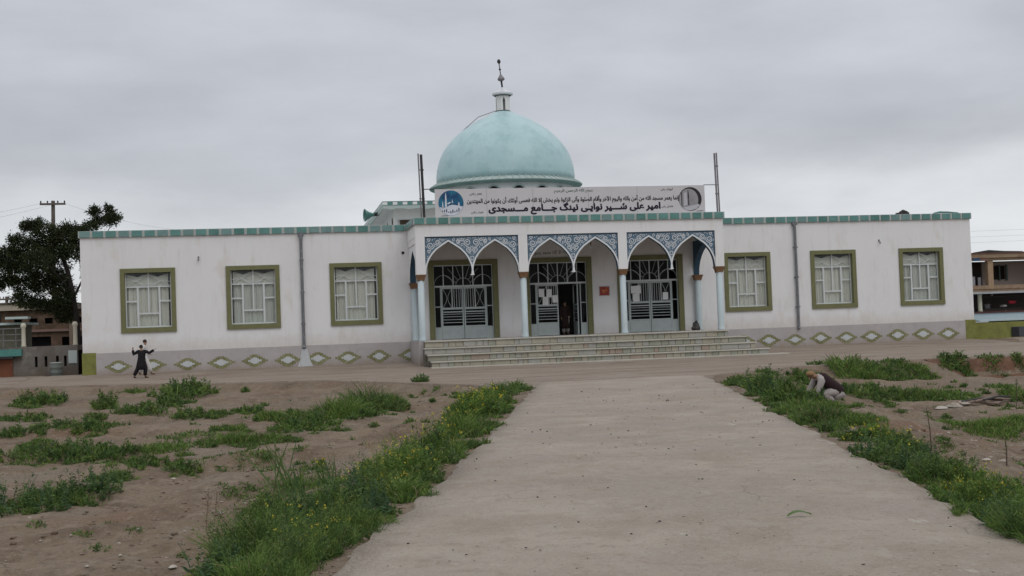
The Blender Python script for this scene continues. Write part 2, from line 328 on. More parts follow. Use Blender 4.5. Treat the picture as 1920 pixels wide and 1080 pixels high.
# ------------------------------------------------------------------ the mosque
XL, XR, PL, TOP = -8.72, 38.5, 1.05, 6.64
PX0, PX1, PD = 7.22, 22.74, 3.735
mosque = empty('mosque', (15.0, 0, 0), 'long white single-storey mosque with a turquoise dome and three-bay arched porch', 'mosque')
WINX = [-5.58, -.54, 4.55, 25.38, 30.30, 35.46]; WZ0, WZ1, WW = 1.96, 5.10, 2.62
DOORX = [8.22, 13.20, 18.17]; DW, DTOP = 3.6, 5.10
def wall_cells(mb, x0, x1, z0, z1, holes, y0, y1):
    cx = sorted({x0, x1, *[h[0] for h in holes], *[h[1] for h in holes]}); cz = sorted({z0, z1, *[h[2] for h in holes], *[h[3] for h in holes]})
    solid = {}
    for i in range(len(cx)-1):
        for j in range(len(cz)-1):
            mxx, mzz = (cx[i]+cx[i+1])/2, (cz[j]+cz[j+1])/2
            solid[i, j] = not any(h[0] < mxx < h[1] and h[2] < mzz < h[3] for h in holes)
    for (i, j), s in solid.items():
        if not s: continue
        a, b, c, d = cx[i], cx[i+1], cz[j], cz[j+1]
        mb.add([(a,y0,c),(b,y0,c),(b,y0,d),(a,y0,d)], [(0,1,2,3)]); mb.add([(a,y1,c),(b,y1,c),(b,y1,d),(a,y1,d)], [(3,2,1,0)])
        for (di, dj, e) in ((-1,0,[(a,c),(a,d)]), (1,0,[(b,c),(b,d)]), (0,-1,[(a,c),(b,c)]), (0,1,[(a,d),(b,d)])):
            if not solid.get((i+di, j+dj), False):
                (p, q), (r_, s_) = e; mb.add([(p,y0,q),(r_,y0,s_),(r_,y1,s_),(p,y1,q)], [(0,1,2,3)])
holes = [(x-WW/2+.2, x+WW/2-.2, WZ0+.2, WZ1-.2) for x in WINX]+[(x+.26, x+DW-.26, PL, DTOP-.24) for x in DOORX]
mb = MB(); wall_cells(mb, XL, XR, -.4, TOP, holes, 0, .4); mb.build('wall', MT['plaster'], mosque)
mb = MB().box(XL, XL+.4, .401, 24, -.4, TOP); mb.build('side_wall', MT['plaster'], mosque)
mb = MB().box(XR-.4, XR, .401, 24, -.4, TOP); mb.build('side_wall', MT['plaster'], mosque)
MB().box(XL, XR, 24.001, 24.4, -.4, TOP).build('rear_wall', MT['plaster'], mosque)
MB().box(XL+.402, XR-.402, .403, 23.99, 6.30, 6.52).build('roof', MT['cornice'], mosque)
MB().box(XL+.402, XR-.402, .402, 23.99, .8, PL-.004).build('floor', MT['carpet'], mosque)
MB().box(PX0-.3, PX0, .402, 9, PL, 6.298).box(PX1, PX1+.3, .402, 9, PL, 6.298).box(PX0, PX1, 8.7, 9, PL, 6.298).build('added_partition', MT['interior'], mosque)  # partitions added to keep the space behind the doors dark
# plinth: grey band, green painted end panels and stepped diamonds
PY = -.06
for a, b in ((XL+.62, PX0-.002), (PX1+.002, XR-.58)):
    MB().box(a, b, PY, -.002, -.45, PL-.03).build('plinth', MT['plinth'], mosque)
for a, b in ((XL-.03, XL+.618), (XR-.578, XR+.03)):
    MB().box(a, b, PY-.01, -.002, -.45, PL).build('plinth_panel', MT['olive_dull'], mosque)
def diamond(cols, y):
    mb = MB()
    for i, (w0, w1, h) in enumerate(cols):
        for sgn in ((-1, 1) if w0 > 0 else (1,)):
            a, b = (w0, w1) if sgn > 0 else (-w1, -w0)
            if w0 == 0: a = -w1
            mb.box(a, b, y-.008, y, -h, h)
    return mb
def ring_cols():
    o = [(0,.14,.31),(.14,.26,.265),(.26,.38,.19),(.38,.50,.115),(.50,.64,.05)]
    return o
dg = None
DIA = [-7.07,-5.45,-3.8,-2.19,-.56,1.05,2.53,4.04,5.59,6.55, 23.55,25.0,26.41,27.9,29.37,30.85,32.31,33.85,35.36,36.86]
rs = random.Random(3)
for i, x in enumerate(DIA):
    z = .35+rs.uniform(-.02, .02)
    if dg is None:
        dg = diamond(ring_cols(), 0).mesh('plinth_diamond', MT['dia_green']); dcm = diamond([(0,.10,.16),(.10,.20,.11),(.20,.33,.045)], -.010).mesh('diamond_centre', MT['dia_blue'])
    if x == 6.55:  # cut off by the porch
        d2 = MB(); [d2.box(-b, -a, -.008, 0, -h, h) for a, b, h in ring_cols()]; d2 = d2.mesh('plinth_diamond', MT['dia_green'])
        d3 = MB(); [d3.box(-b, -a, -.018, -.010, -h, h) for a, b, h in ((.001,.10,.16),(.10,.20,.11),(.20,.33,.045))]; d3 = d3.mesh('diamond_centre', MT['dia_blue'])
        o = inst('plinth_diamond', d2, mosque, (7.18, PY-.001, z)); inst('diamond_centre', d3, o, (7.18, PY-.001, z)); continue
    o = inst('plinth_diamond', dg, mosque, (x, PY-.001, z), scale=(rs.uniform(.95, 1.04), 1, rs.uniform(.92, 1.06))); inst('diamond_centre', dcm, o, (x, PY-.001, z+.005))
# cornice: cement band with glazed tiles set into it
tile_me = []
for k, mname in enumerate(('teal1', 'teal1', 'teal2', 'teal3')):
    tb = MB().box(-.245, .245, -.028, .03, -.15, .15); tb.v = [(x*(1 if y > 0 else .985), y+(.012 if z > 0 and y < 0 else 0), z*(1 if y > 0 else .97)) for x, y, z in tb.v]
    tile_me.append(tb.mesh('cornice_tile', MT[mname]))
def tile_row(x0, x1, y, zc, n, sc=1.0):
    p = (x1-x0)/n
    for i in range(n):
        me = tile_me[rs.choice((0, 0, 1, 2, 3))]
        o = inst('cornice_tile', me, mosque, (x0+p*(i+.5), y+rs.uniform(-.008, .006), zc+rs.uniform(-.008, .008)), rot=(rs.uniform(-.05, .03), rs.uniform(-.012, .012), rs.uniform(-.02, .02)), scale=(p/.613*rs.uniform(.96, 1.03), 1, sc))
for a, b in ((XL-.07, PX0-.09), (PX1+.09, XR+.07)):
    MB().box(a, b, -.075, .42, TOP+.001, 6.97).build('cornice', MT['cornice'], mosque)
tile_row(XL-.07, PX0-.09, -.085, 6.805, 26); tile_row(PX1+.09, XR+.07, -.085, 6.805, 26)
MB().box(XL-.07, XL-.002, .421, 24.4, TOP+.001, 6.97).box(XR+.002, XR+.07, .421, 24.4, TOP+.001, 6.97).build('side_cornice', MT['teal3'], mosque)
MB().box(XL-.07, XR+.07, 24.402, 24.48, TOP, 6.97).build('rear_cornice', MT['teal3'], mosque)
MB().box(XL, XL+.3, .43, 24.39, TOP+.001, 6.93).box(XR-.3, XR, .43, 24.39, TOP+.001, 6.93).build('parapet', MT['cornice'], mosque)

# ---- windows
fr = MB(); w2 = WW/2
fr.box(-w2, w2, -.07, .04, WZ1-.215, WZ1).box(-w2, w2, -.085, .04, WZ0, WZ0+.235).box(-w2, -w2+.215, -.07, .04, WZ0+.236, WZ1-.216).box(w2-.215, w2, -.07, .04, WZ0+.236, WZ1-.216)
fr.box(-w2+.195, -w2+.214, .041, .30, WZ0+.236, WZ1-.216).box(w2-.214, w2-.195, .041, .30, WZ0+.236, WZ1-.216).box(-w2+.195, w2-.195, .041, .30, WZ0+.19, WZ0+.234).box(-w2+.195, w2-.195, .041, .30, WZ1-.214, WZ1-.195)
win_me = fr.mesh('window', MT['olive'])
ix0, ix1, iz0, iz1 = -w2+.22, w2-.22, WZ0+.24, WZ1-.22; iw, ih = ix1-ix0, iz1-iz0
fx = lambda t: ix0+iw*t
fz = lambda t: iz1-ih*t                        # t from the top
sb = MB(); sy0, sy1 = .17, .23; B = .036
def hbar(mb, t0, t1, t, b=B): mb.box(fx(t0), fx(t1), sy0+.004, sy1-.004, fz(t)-b, fz(t)+b)
def vbar(mb, t, t0, t1, b=B): mb.box(fx(t)-b, fx(t)+b, sy0, sy1, fz(t1), fz(t0))
vbar(sb, .5, .0, .255, .032); vbar(sb, .5, .255, .745, .032); vbar(sb, .265, .255, 1, .045); vbar(sb, .735, .255, 1, .045)
hbar(sb, 0, 1, .255, .034); hbar(sb, 0, .265, .52, .04); hbar(sb, .735, 1, .52, .04); hbar(sb, .265, .735, .745, .038)
for t in (.012, .988): vbar(sb, t, 0, 1, .03)
hbar(sb, 0, 1, .988, .034)
sash_me = sb.mesh('sash', MT['sash'])
def fan_mesh(style):
    g = MB()
    for sgn in (-1, 1):
        cx = fx(.5+sgn*.25); zb = fz(.255)+.03; rr = iw*.235; hh = ih*.17
        if style == 0:                          # peaked zigzag rods
            for pts in ([(fx(.5), fz(.03)), (fx(.5+sgn*.46), zb+.02)], [(fx(.5+sgn*.48), fz(.17)), (fx(.5+sgn*.28), fz(.14)), (fx(.5+sgn*.04), zb+.01)], [(fx(.5+sgn*.28), fz(.14)), (fx(.5+sgn*.10), fz(.24)), (fx(.5+sgn*.02), fz(.19))]):
                g.tube([(x, .16, z) for x, z in pts], .014, 5)
        else:                                   # half-round fan with rays
            for s_ in (1, .5):
                g.tube([(cx+rr*s_*math.cos(a), .16, zb+hh*s_*math.sin(a)) for a in np.linspace(0, math.pi, 11)], .013, 5)
            for a in (.6, 1.2, math.pi/2, 1.95, 2.55): g.tube([(cx+rr*.5*math.cos(a), .16, zb+hh*.5*math.sin(a)), (cx+rr*math.cos(a), .16, zb+hh*math.sin(a))], .011, 5)
    return g.mesh('fan_grille', MT['sash'])
fans = [fan_mesh(0), fan_mesh(1)]
panes = [(0,.5,0,.255),(.5,1,0,.255),(0,.265,.255,.52),(.735,1,.255,.52),(0,.265,.52,1),(.735,1,.52,1),(.265,.5,.255,.745),(.5,.735,.255,.745),(.265,.735,.745,1)]
pane_me = []
for i, (a, b, c, d) in enumerate(panes):
    pane_me.append(MB().box(fx(a)+.01, fx(b)-.01, .196+.0006*i, .2015+.0006*i, fz(d)+.01, fz(c)-.01).mesh('pane', MT['glass']))
def curtain(seed, left, right):
    r = random.Random(seed); n = 150; mb = MB(); vs = []; rows = 7
    x0, x1 = fx(left), fx(right)
    for k in range(rows+1):
        for i in range(n+1):
            t = i/n; x = x0+(x1-x0)*t
            sag = abs(math.sin(math.pi*t*2))*.17
            ztop = iz1-.05-(.16-abs(t*2-1)*.0-abs(math.cos(math.pi*t*2))*.14)*.9
            z = ztop+(iz0-.02-ztop)*k/rows
            pl = .030*math.sin(t*48+r.random()*.3+math.sin(t*9+seed)*2)+.012*math.sin(t*101+seed)
            if k <= 2: pl *= .35+.2*k
            vs.append((x, .31+pl, z))
    fs = [(k*(n+1)+i, k*(n+1)+i+1, (k+1)*(n+1)+i+1, (k+1)*(n+1)+i) for k in range(rows) for i in range(n)]
    mb.add(vs, fs)
    # valance: lighter upper cloth
    vs = []
    for k in range(3):
        for i in range(61):
            t = i/60; x = x0+(x1-x0)*t; zt = iz1-.06-.13*abs(math.sin(math.pi*t*2)); zb = iz1-ih*.262-.015*math.sin(t*38)
            vs.append((x, .262+.012*math.sin(t*20+seed), zt+(zb-zt)*k/2))
    mb.cur = 1; mb.add(vs, [(k*61+i, k*61+i+1, (k+1)*61+i+1, (k+1)*61+i) for k in range(2) for i in range(60)])
    return mb
for i, x in enumerate(WINX):
    w = inst('window', win_me, mosque, (x, 0, 0))
    inst('sash', sash_me, w, (x, 0, 0)); inst('fan_grille', fans[1 if i in (3,) else 0], w, (x, 0, 0))
    for pm in pane_me: inst('pane', pm, w, (x, 0, 0))
    lr = [(.03,.93),(.05,.97),(.05,.93),(.03,.985),(.01,.99),(.07,.99)][i]
    inst('curtain', curtain(i+1, *lr).mesh('curtain', [MT['curtain'] if i not in (1, 5) else MT['curtain2'], MT['curtain']]), w, (x, 0, 0))
    MB().box(x+ix0-.3, x+ix1+.3, .75, .77, WZ0-.1, WZ1+.1).build('dark_room_sheet', MT['dark'], w)  # near-black sheet stands in for the unlit room behind the curtain

# ---- door screens
def rod(mb, x0, z0, x1, z1, y=.13, r=.016): mb.tube([(x0, y, z0), (x1, y, z1)], r, 5)
Zk, Zl0, Zl1, Zr, Zt, Zg = 1.68, 1.72, 2.55, 2.63, 3.76, DTOP-.245
def door_frame_mesh():
    f = MB(); e = .27
    f.box(0, e, -.07, .05, PL+.004, DTOP-.251).box(DW-e, DW, -.07, .05, PL+.004, DTOP-.251).box(0, DW, -.075, .05, DTOP-.25, DTOP)
    f.box(e-.02, e-.001, .051, .32, PL+.004, DTOP-.251).box(DW-e+.001, DW-e+.02, .051, .32, PL+.004, DTOP-.251)
    return f.mesh('door_screen', MT['olive'])
def upper_grille_mesh():
    g = MB(); a, b = .27, DW-.27; p = (b-a)/6
    for i in range(7): g.box(a+p*i-.022*(1 if 0 < i < 6 else 1.4), a+p*i+.022*(1 if 0 < i < 6 else 1.4), .10, .16, Zt+.05, Zg)
    g.box(a, b, .095, .165, Zt-.04, Zt+.049).box(a, b, .098, .162, Zg-.05, Zg-.001)
    for c in (a+p*1.0, b-p*1.0):
        g.tube([(c+p*.95*math.cos(t), .09, Zt+.06+.52*math.sin(t)) for t in np.linspace(0, math.pi, 11)], .011, 5)
    c = (a+b)/2
    g.tube([(c+p*.75*math.cos(t), .09, Zt+.06+.36*math.sin(t)) for t in np.linspace(0, math.pi, 11)], .011, 5)
    for t in (.35, .8, 1.25, 1.9, 2.35, 2.8): rod(g, c+p*.75*math.cos(t), Zt+.06+.36*math.sin(t), c+p*2.2*math.cos(t), Zt+.06+1.05*min(.95, .35+.65*math.sin(t)), .09, .010)
    return g.mesh('transom_grille', MT['grille'])
def side_light_mesh(x0, x1):
    g = MB(); g.box(x0+.001, x0+.05, .10, .16, Zk, Zt-.041).box(x1-.05, x1-.001, .10, .16, Zk, Zt-.041).box(x0+.051, x1-.051, .103, .157, 2.70, 2.75)
    g.box(x0+.001, x1-.001, .105, .155, PL+.004, Zk-.002)
    return g.mesh('side_light', MT['door_paint'])
def leaf_mesh(w):
    g = MB(); s = .065; y0, y1 = .09, .15
    g.box(0, s, y0, y1, PL+.02, Zt-.05).box(w-s, w, y0, y1, PL+.02, Zt-.05)
    g.box(s, w-s, y0+.003, y1-.003, Zt-.13, Zt-.05).box(s, w-s, y0+.003, y1-.003, Zr-.06, Zr+.05).box(s, w-s, y0+.003, y1-.003, Zk-.02, Zk+.06)
    g.box(s, w-s, y0+.015, y1-.015, PL+.02, Zk-.021)
    g.box(s, w-s, y0+.004, y1-.004, 2.42, 2.48)
    for z in (1.90, 2.05, 2.20, 2.33):                    # louvre bars
        g.add([(s, .10, z-.012), (w-s, .10, z-.012), (w-s, .14, z+.012), (s, .14, z+.012), (s, .10, z-.0), (w-s, .10, z-.0), (w-s, .14, z+.026), (s, .14, z+.026)], [(0,1,2,3),(4,7,6,5),(0,4,5,1),(1,5,6,2),(2,6,7,3),(3,7,4,0)])
    return g
def leaf_up(g, w, mirror):
    xm = w*.49; gg = MB(); b = .022
    X = (lambda x: w-x) if mirror else (lambda x: x)
    lo, hi = sorted((X(xm-b), X(xm+b))); gg.box(lo, hi, .095, .145, Zr+.051, Zt-.131)
    c = X((.065+xm)/2); rr = (xm-.065)/2
    for sg in (-1, 1): gg.tube([(c+sg*(rr*.95-rr*.85*math.sin(t)), .11, Zr+.05+(Zt-.13-Zr-.05)*t/math.pi) for t in np.linspace(0, math.pi, 9)], .011, 5)
    for q in (.2, .45, .7, .9): x = X(xm+(w-.065-xm)*q); rod(gg, x, Zr+.05, x, Zt-.13, .11, .014)
    return gg
LW = 1.14
leaf_m = leaf_mesh(LW).mesh('door_leaf', MT['door_paint']); lu = [leaf_up(None, LW, False).mesh('leaf_grille', MT['grille']), leaf_up(None, LW, True).mesh('leaf_grille', MT['grille'])]
dfm, ugm = door_frame_mesh(), upper_grille_mesh(); sl = [side_light_mesh(.27, .64), side_light_mesh(DW-.64, DW-.27)]
gl_leaf = MB().box(.06, LW-.06, .165, .170, Zr+.04, Zt-.10).mesh('pane', MT['glass_dark'])
gl_side = [MB().box(.30, .61, .165, .170, Zk+.02, Zt-.08).mesh('pane', MT['glass_dark']), MB().box(DW-.61, DW-.30, .165, .170, Zk+.02, Zt-.08).mesh('pane', MT['glass_dark'])]
pp = (DW-.54)/6
gl_up = [MB().box(.27+pp*i+.02, .27+pp*(i+1)-.02, .1655+.0004*i, .1705+.0004*i, Zt+.04, Zg-.04).mesh('pane', MT['glass_dark']) for i in range(6)]
for di, x in enumerate(DOORX):
    d = inst('door_screen', dfm, mosque, (x, 0, 0)); inst('transom_grille', ugm, d, (x, 0, 0))
    for k in (0, 1): inst('side_light', sl[k], d, (x, 0, 0)); inst('pane', gl_side[k], d, (x, 0, 0))
    for g in gl_up: inst('pane', g, d, (x, 0, 0))
    for k in (0, 1):
        lx = x+.645+k*(LW+.03)
        if di == 1 and k == 1:                           # this leaf stands open, swung into the hall
            o = inst('door_leaf', leaf_m, d, (lx+LW, .12, 0), rot=(0, 0, R(88))); o['label'] = 'door leaf swung open into the dark hall'
            continue
        inst('door_leaf', leaf_m, d, (lx, 0, 0)); inst('leaf_grille', lu[k], d, (lx, 0, 0)); inst('pane', gl_leaf, d, (lx, 0, 0))
    MB().box(x+.63, x+DW-.63, .091, .099, Zt-.049, Zt-.041).build('head_stop', MT['door_paint'], d)

# ---- porch
FY = -PD
MB().box(PX0-.02, PX1+.02, -3.93, -.062, -.4, PL-.001).build('porch_base', MT['plinth'], mosque)
MB().box(PX0+.001, PX1-.001, FY, FY+.45, 6.052, TOP).box(PX0+.001, PX0+.45, FY+.451, -.002, 6.052, TOP).box(PX1-.45, PX1-.001, FY+.451, -.002, 6.052, TOP).build('porch_beam', MT['plaster'], mosque)
MB().box(PX0+.451, PX1-.451, FY+.451, -.002, 6.30, TOP-.01).build('porch_ceiling', mat('shade_brown_ceiling', (.20,.155,.12), .9), mosque)  # unseen ceiling coloured dark brown to deepen the shade in the porch
MB().box(PX0-.08, PX1+.08, FY-.075, FY+.40, TOP+.001, 6.975).box(PX0-.08, PX0+.3, FY+.401, -.077, TOP+.001, 6.975).box(PX1-.3, PX1+.08, FY+.401, -.077, TOP+.001, 6.975).build('porch_cornice', MT['cornice'], mosque)
tile_row(PX0-.08, PX1+.08, FY-.085, 6.808, 27)
ret = MB().box(-.03, .03, -.24, .24, -.15, .15).mesh('cornice_tile', MT['teal3'])
for k in range(6):
    for xx in (PX0-.085, PX1+.085): inst('cornice_tile', ret, mosque, (xx, FY+.35+k*.6, 6.808))
PIL = [PX0+.225, 12.47, 17.49, PX1-.225]
box_me = MB().box(-.2245, .2245, FY+.001, FY+.449, 4.24, 6.05).mesh('pillar_box', MT['plaster'])
colp = [(.175, 0), (.185, .04), (.165, .10), (.16, .3), (.158, 2.92)]
col_me = MB().lathe(colp, (0, 0, PL), 18).mesh('column', MT['column'], True)
def capital_mesh():
    g = MB(); lev = [(.17, 3.96), (.175, 4.02), (.195, 4.10), (.235, 4.20), (.24, 4.238)]
    vs = []
    for r, z in lev: vs += [(-r, -r, z), (r, -r, z), (r, r, z), (-r, r, z)]
    g.add(vs, [(i*4+j, i*4+(j+1) % 4, (i+1)*4+(j+1) % 4, (i+1)*4+j) for i in range(4) for j in range(4)]+[(3,2,1,0),(16,17,18,19)])
    return g.mesh('capital', MT['capital'])
cap_me = capital_mesh()
for x in PIL:
    inst('pillar_box', box_me, mosque, (x, 0, 0))
    c = inst('column', col_me, mosque, (x, FY+.225, 0)); inst('capital', cap_me, c, (x, FY+.225, 0))
for x in (PX0+.235, PX1-.235):
    c = inst('pilaster', col_me, mosque, (x, -.2, 0)); cc = inst('capital', cap_me, c, (x, -.2, -.27))
# pointed arch: half profile (distance from the apex line, height), scaled to the half width
prof = [(0, 5.80), (.10, 5.745), (.29, 5.62), (.575, 5.42), (.78, 5.20), (.93, 4.98), (1.04, 4.72), (1.10, 4.48), (1.125, 4.22)]
def arch_z(d, half):
    u = abs(d)/half*1.125
    if u >= 1.125: return 4.20
    for (a, za), (b, zb) in zip(prof, prof[1:]):
        if a <= u <= b: return za+(zb-za)*(u-a)/(b-a)
def arch_panel(half_bays, xc, width, span, top=6.048, thick=.30, y0=0.0, white=True):
    """panel with pointed arches cut out, centred on x=0; materials: 0 ground paint, 1 soffit blue, 2 white trim, 3 dark recess line"""
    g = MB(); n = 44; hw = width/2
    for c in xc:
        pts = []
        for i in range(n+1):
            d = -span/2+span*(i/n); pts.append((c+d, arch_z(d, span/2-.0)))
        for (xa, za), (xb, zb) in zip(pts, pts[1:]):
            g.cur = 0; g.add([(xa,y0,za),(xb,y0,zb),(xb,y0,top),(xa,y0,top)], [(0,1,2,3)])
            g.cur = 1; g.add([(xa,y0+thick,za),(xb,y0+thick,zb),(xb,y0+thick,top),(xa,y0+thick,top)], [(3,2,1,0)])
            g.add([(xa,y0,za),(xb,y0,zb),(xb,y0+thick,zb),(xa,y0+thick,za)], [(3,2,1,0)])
    g.cur = 0
    return g
def offset_strip(g, c, span, w0, w1, y):
    n = 60; pts = [(c-span/2+span*i/n, arch_z(-span/2+span*i/n, span/2)) for i in range(n+1)]
    # keep the apex and feet crisp; offset along the local normal (towards the panel)
    vs = []
    for i, (x, z) in enumerate(pts):
        a = pts[max(0, i-1)]; b = pts[min(n, i+1)]; tx, tz = b[0]-a[0], b[1]-a[1]; l = math.hypot(tx, tz); nx_, nz_ = -tz/l, tx/l
        if i == n//2: nx_, nz_ = 0, 1.25
        vs.append((x+nx_*w0, z+nz_*w0)); vs.append((x+nx_*w1, z+nz_*w1))
    g.add([(x, y, z) for x, z in vs]+[(x, y+.02, z) for x, z in vs], [(2*i, 2*i+2, 2*i+3, 2*i+1) for i in range(n)]+[(2*i+len(vs), 2*i+2+len(vs), 2*i+2, 2*i) for i in range(n)]+[(2*i+1, 2*i+3, 2*i+3+len(vs), 2*i+1+len(vs)) for i in range(n)])
BW = 4.565; SP = BW/2-.03
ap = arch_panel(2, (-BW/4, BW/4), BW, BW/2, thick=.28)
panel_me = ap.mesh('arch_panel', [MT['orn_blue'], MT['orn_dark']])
tr = MB()
for c in (-BW/4, BW/4): offset_strip(tr, c, BW/2-.02, .0, .075, -.016)
tr.box(-.085, .085, -.03, .30, 4.16, 4.21)
trim_me = tr.mesh('arch_trim', MT['orn_white'])
def ornament():
    r = random.Random(11); g = MB(); hw = BW/2; placed = []
    def free(x, z, rad):
        if z+rad > 5.99 or x+rad > hw-.05 or x-rad < .0: return False
        for a in np.linspace(0, 2*math.pi, 14):
            px, pz = x+rad*math.cos(a), z+rad*math.sin(a)
            if px < 0: px = -px
            if pz < arch_z(px-BW/4, BW/4)+.125 : return False
        return all(math.hypot(x-a, z-b) > rad+c+.008 for a, b, c in placed)
    def ribbon(pts, w):
        vs = []
        for i, p in enumerate(pts):
            a = pts[max(0, i-1)]; b = pts[min(len(pts)-1, i+1)]; tx, tz = b[0]-a[0], b[1]-a[1]; l = math.hypot(tx, tz) or 1
            ww = w*(1 if 0 < i < len(pts)-1 else .5); vs += [(p[0]-tz/l*ww, p[1]+tx/l*ww), (p[0]+tz/l*ww, p[1]-tx/l*ww)]
        for sg in (1, -1):
            g.add([(sg*x, -.007-.0006*r.random(), z) for x, z in vs], [(2*i, 2*i+2, 2*i+3, 2*i+1) for i in range(len(pts)-1)])
    def motif(x, z, rad):
        ph = r.uniform(0, 6.28); k = r.random()
        if rad > .11:
            turns = 1.75; sgn = r.choice((-1, 1))
            ribbon([(x+rad*(1-.8*t)*math.cos(ph+sgn*t*turns*6.28), z+rad*(1-.8*t)*math.sin(ph+sgn*t*turns*6.28)) for t in np.linspace(0, 1, 26)], .017)
            for q in (2.2, 3.4): ribbon([(x+rad*1.0*math.cos(ph+q), z+rad*math.sin(ph+q)), (x+rad*1.25*math.cos(ph+q+.2), z+rad*1.25*math.sin(ph+q+.2)), (x+rad*1.2*math.cos(ph+q+.55), z+rad*1.2*math.sin(ph+q+.55))], .014)
        elif rad > .06:
            pts = [(rad*1.1, 0), (.2*rad, rad*.62), (-rad*1.1, 0), (.2*rad, -rad*.62), (rad*1.1, 0)] if k < .55 else [(rad*math.cos(t)*(.75+.25*math.cos(3*t)), rad*math.sin(t)*(.75+.25*math.cos(3*t))) for t in np.linspace(0, 6.28, 14)]
            ribbon([(x+a*math.cos(ph)-b*math.sin(ph), z+a*math.sin(ph)+b*math.cos(ph)) for a, b in pts], .015)
        else:
            ribbon([(x+rad*.8*math.cos(ph), z+rad*.8*math.sin(ph)), (x, z), (x+rad*.8*math.cos(ph+2.2), z+rad*.8*math.sin(ph+2.2))], .016)
    for rad, tries in ((.19, 300), (.15, 600), (.115, 900), (.085, 1500), (.06, 2500), (.04, 3000)):
        for _ in range(tries):
            x = r.uniform(0.0, hw); z = r.uniform(4.6, 6.0)
            if rad > .1 and x < rad and False: continue
            if free(x, z, rad): placed.append((x, z, rad)); motif(x, z, rad)
    for z, s_ in ((4.98, .085), (4.72, .05)): ribbon([(0, z+s_*1.3), (s_, z), (0, z-s_*1.3)], .015)
    return g.mesh('ornament', MT['orn_white'])
orn_me = ornament()
edge_me = MB().box(-BW/2, BW/2, -.022, .0, 6.008, 6.047).box(-BW/2, -BW/2+.028, -.02, 0, 4.75, 6.007).box(BW/2-.028, BW/2, -.02, 0, 4.75, 6.007).mesh('recess_shade_strip', MT['orn_dark'])  # dark strips paint in the shadow line of the panel's recess
for i in range(3):
    cx = (PIL[i]+PIL[i+1])/2
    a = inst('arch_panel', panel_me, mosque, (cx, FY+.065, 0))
    for nm, me in (('arch_trim', trim_me), ('ornament', orn_me), ('recess_shade_strip', edge_me)): q_ = inst(nm, me, a, (cx, FY+.065, 0)); q_['kind'] = 'stuff'
# side arches of the porch (turned by 90 degrees)
SW = PD-.45
sp_ = arch_panel(1, (0,), SW, SW, thick=.30)
for m_ in range(len(sp_.mi)):
    pass
side_me = sp_.mesh('side_arch_panel', [MT['plaster'], MT['orn_dark']])
for x, rz in ((PX0+.06, -R(90)), (PX1-.06, R(90))):
    o = inst('side_arch_panel', side_me, mosque, (x, FY+.45+SW/2, -.28), rot=(0, 0, rz)); o.scale = (1, 1, 1)
MB().box(PX0+.02, PX0+.44, FY+.452, -.003, 5.769, 6.05).build('side_lintel', MT['plaster'], mosque); MB().box(PX1-.44, PX1-.02, FY+.452, -.003, 5.769, 6.05).build('side_lintel', MT['plaster'], mosque)
# drainpipes and small wall fittings
for x in (1.87, 28.12):
    g = MB(); g.tube([(x, -.10, 6.72), (x, -.13, 6.45), (x, -.13, .98)], .075, 10); g.tube([(x, -.13, .99), (x, -.17, .90)], [.08, .085], 10)
    g.box(x-.13, x+.13, -.2, -.02, 6.5, 6.66)
    for z in (5.3, 3.7, 2.1): g.box(x-.10, x+.10, -.21, .01, z-.03, z+.03)
    g.build('drainpipe', MT['pipe'], mosque)
MB().prism([(1.45, -.2), (2.35, -.2), (2.15, .3), (2.02, .85), (1.75, .85), (1.65, .3)], PY-.05, PY-.001).build('downpipe_apron', MT['dia_blue'], mosque)
for x in (-3.14, 33.03):
    g = MB(); g.tube([(x, .0, 5.55), (x, -.10, 5.53), (x, -.13, 5.47)], .02, 6); g.ball((x, -.13, 5.43), .05, 8); g.box(x-.04, x+.04, -.02, .01, 5.5, 5.62); g.build('wall_lamp', MT['steel'], mosque)
g = MB(); g.tube([(6.97, .01, 5.54), (6.97, -.03, 5.54)], .075, 12); g.build('wall_outlet', MT['dark'], mosque)

# ---- raised hall behind, with tiled eave, and the dome
HX0, HX1, HY0, HY1 = 7.10, 21.94, 5.2, 17.8
g = MB(); wall_cells(g, HX0, HX1, 6.45, 8.30, [(7.26, 8.10, 6.9, 7.70), (20.9, 21.7, 6.9, 7.70)], HY0, HY0+.3)
hall = g.build('raised_hall', MT['plaster'], mosque)
MB().box(HX0, HX0+.3, HY0+.301, HY1, 6.45, 8.30).box(HX1-.3, HX1, HY0+.301, HY1, 6.45, 8.30).box(HX0, HX1, HY1+.001, HY1+.3, 6.45, 8.30).build('hall_side_wall', MT['plaster'], hall)
MB().box(7.24, 8.12, HY0+.31, HY0+.35, 6.88, 7.72).box(20.88, 21.72, HY0+.31, HY0+.35, 6.88, 7.72).build('shutter', mat('brown_shutter', (.10,.075,.05), .8), hall)
g = MB(); g.prism([(-.32, 6.9), (.32, 6.9), (.32, 7.55), (.2, 7.82), (0, 7.92), (-.2, 7.82), (-.32, 7.55)], -.03, .0)
sw = g.mesh('arched_window', mat('brown_niche', (.11,.085,.06), .8))
for k in range(3): inst('arched_window', sw, hall, (HX0-.002, 6.6+k*3.2, 0), rot=(0, 0, -R(90)))
EX0, EX1, EY0, EY1 = 6.34, 22.7, 4.0, 19.0
MB().box(EX0+.06, EX1-.06, EY0+.06, EY1-.06, 8.301, 8.36).build('eave_slab', MT['plaster'], hall)
MB().box(EX0+.04, EX1-.04, EY0+.04, EY1-.04, 8.361, 8.57).build('eave_block', MT['cornice'], hall)
MB().box(EX0, EX1, EY0, EY1, 8.571, 8.60).box(EX0, EX1, EY0, EY1, 8.365, 8.40).build('eave_strip', MT['teal3'], hall)
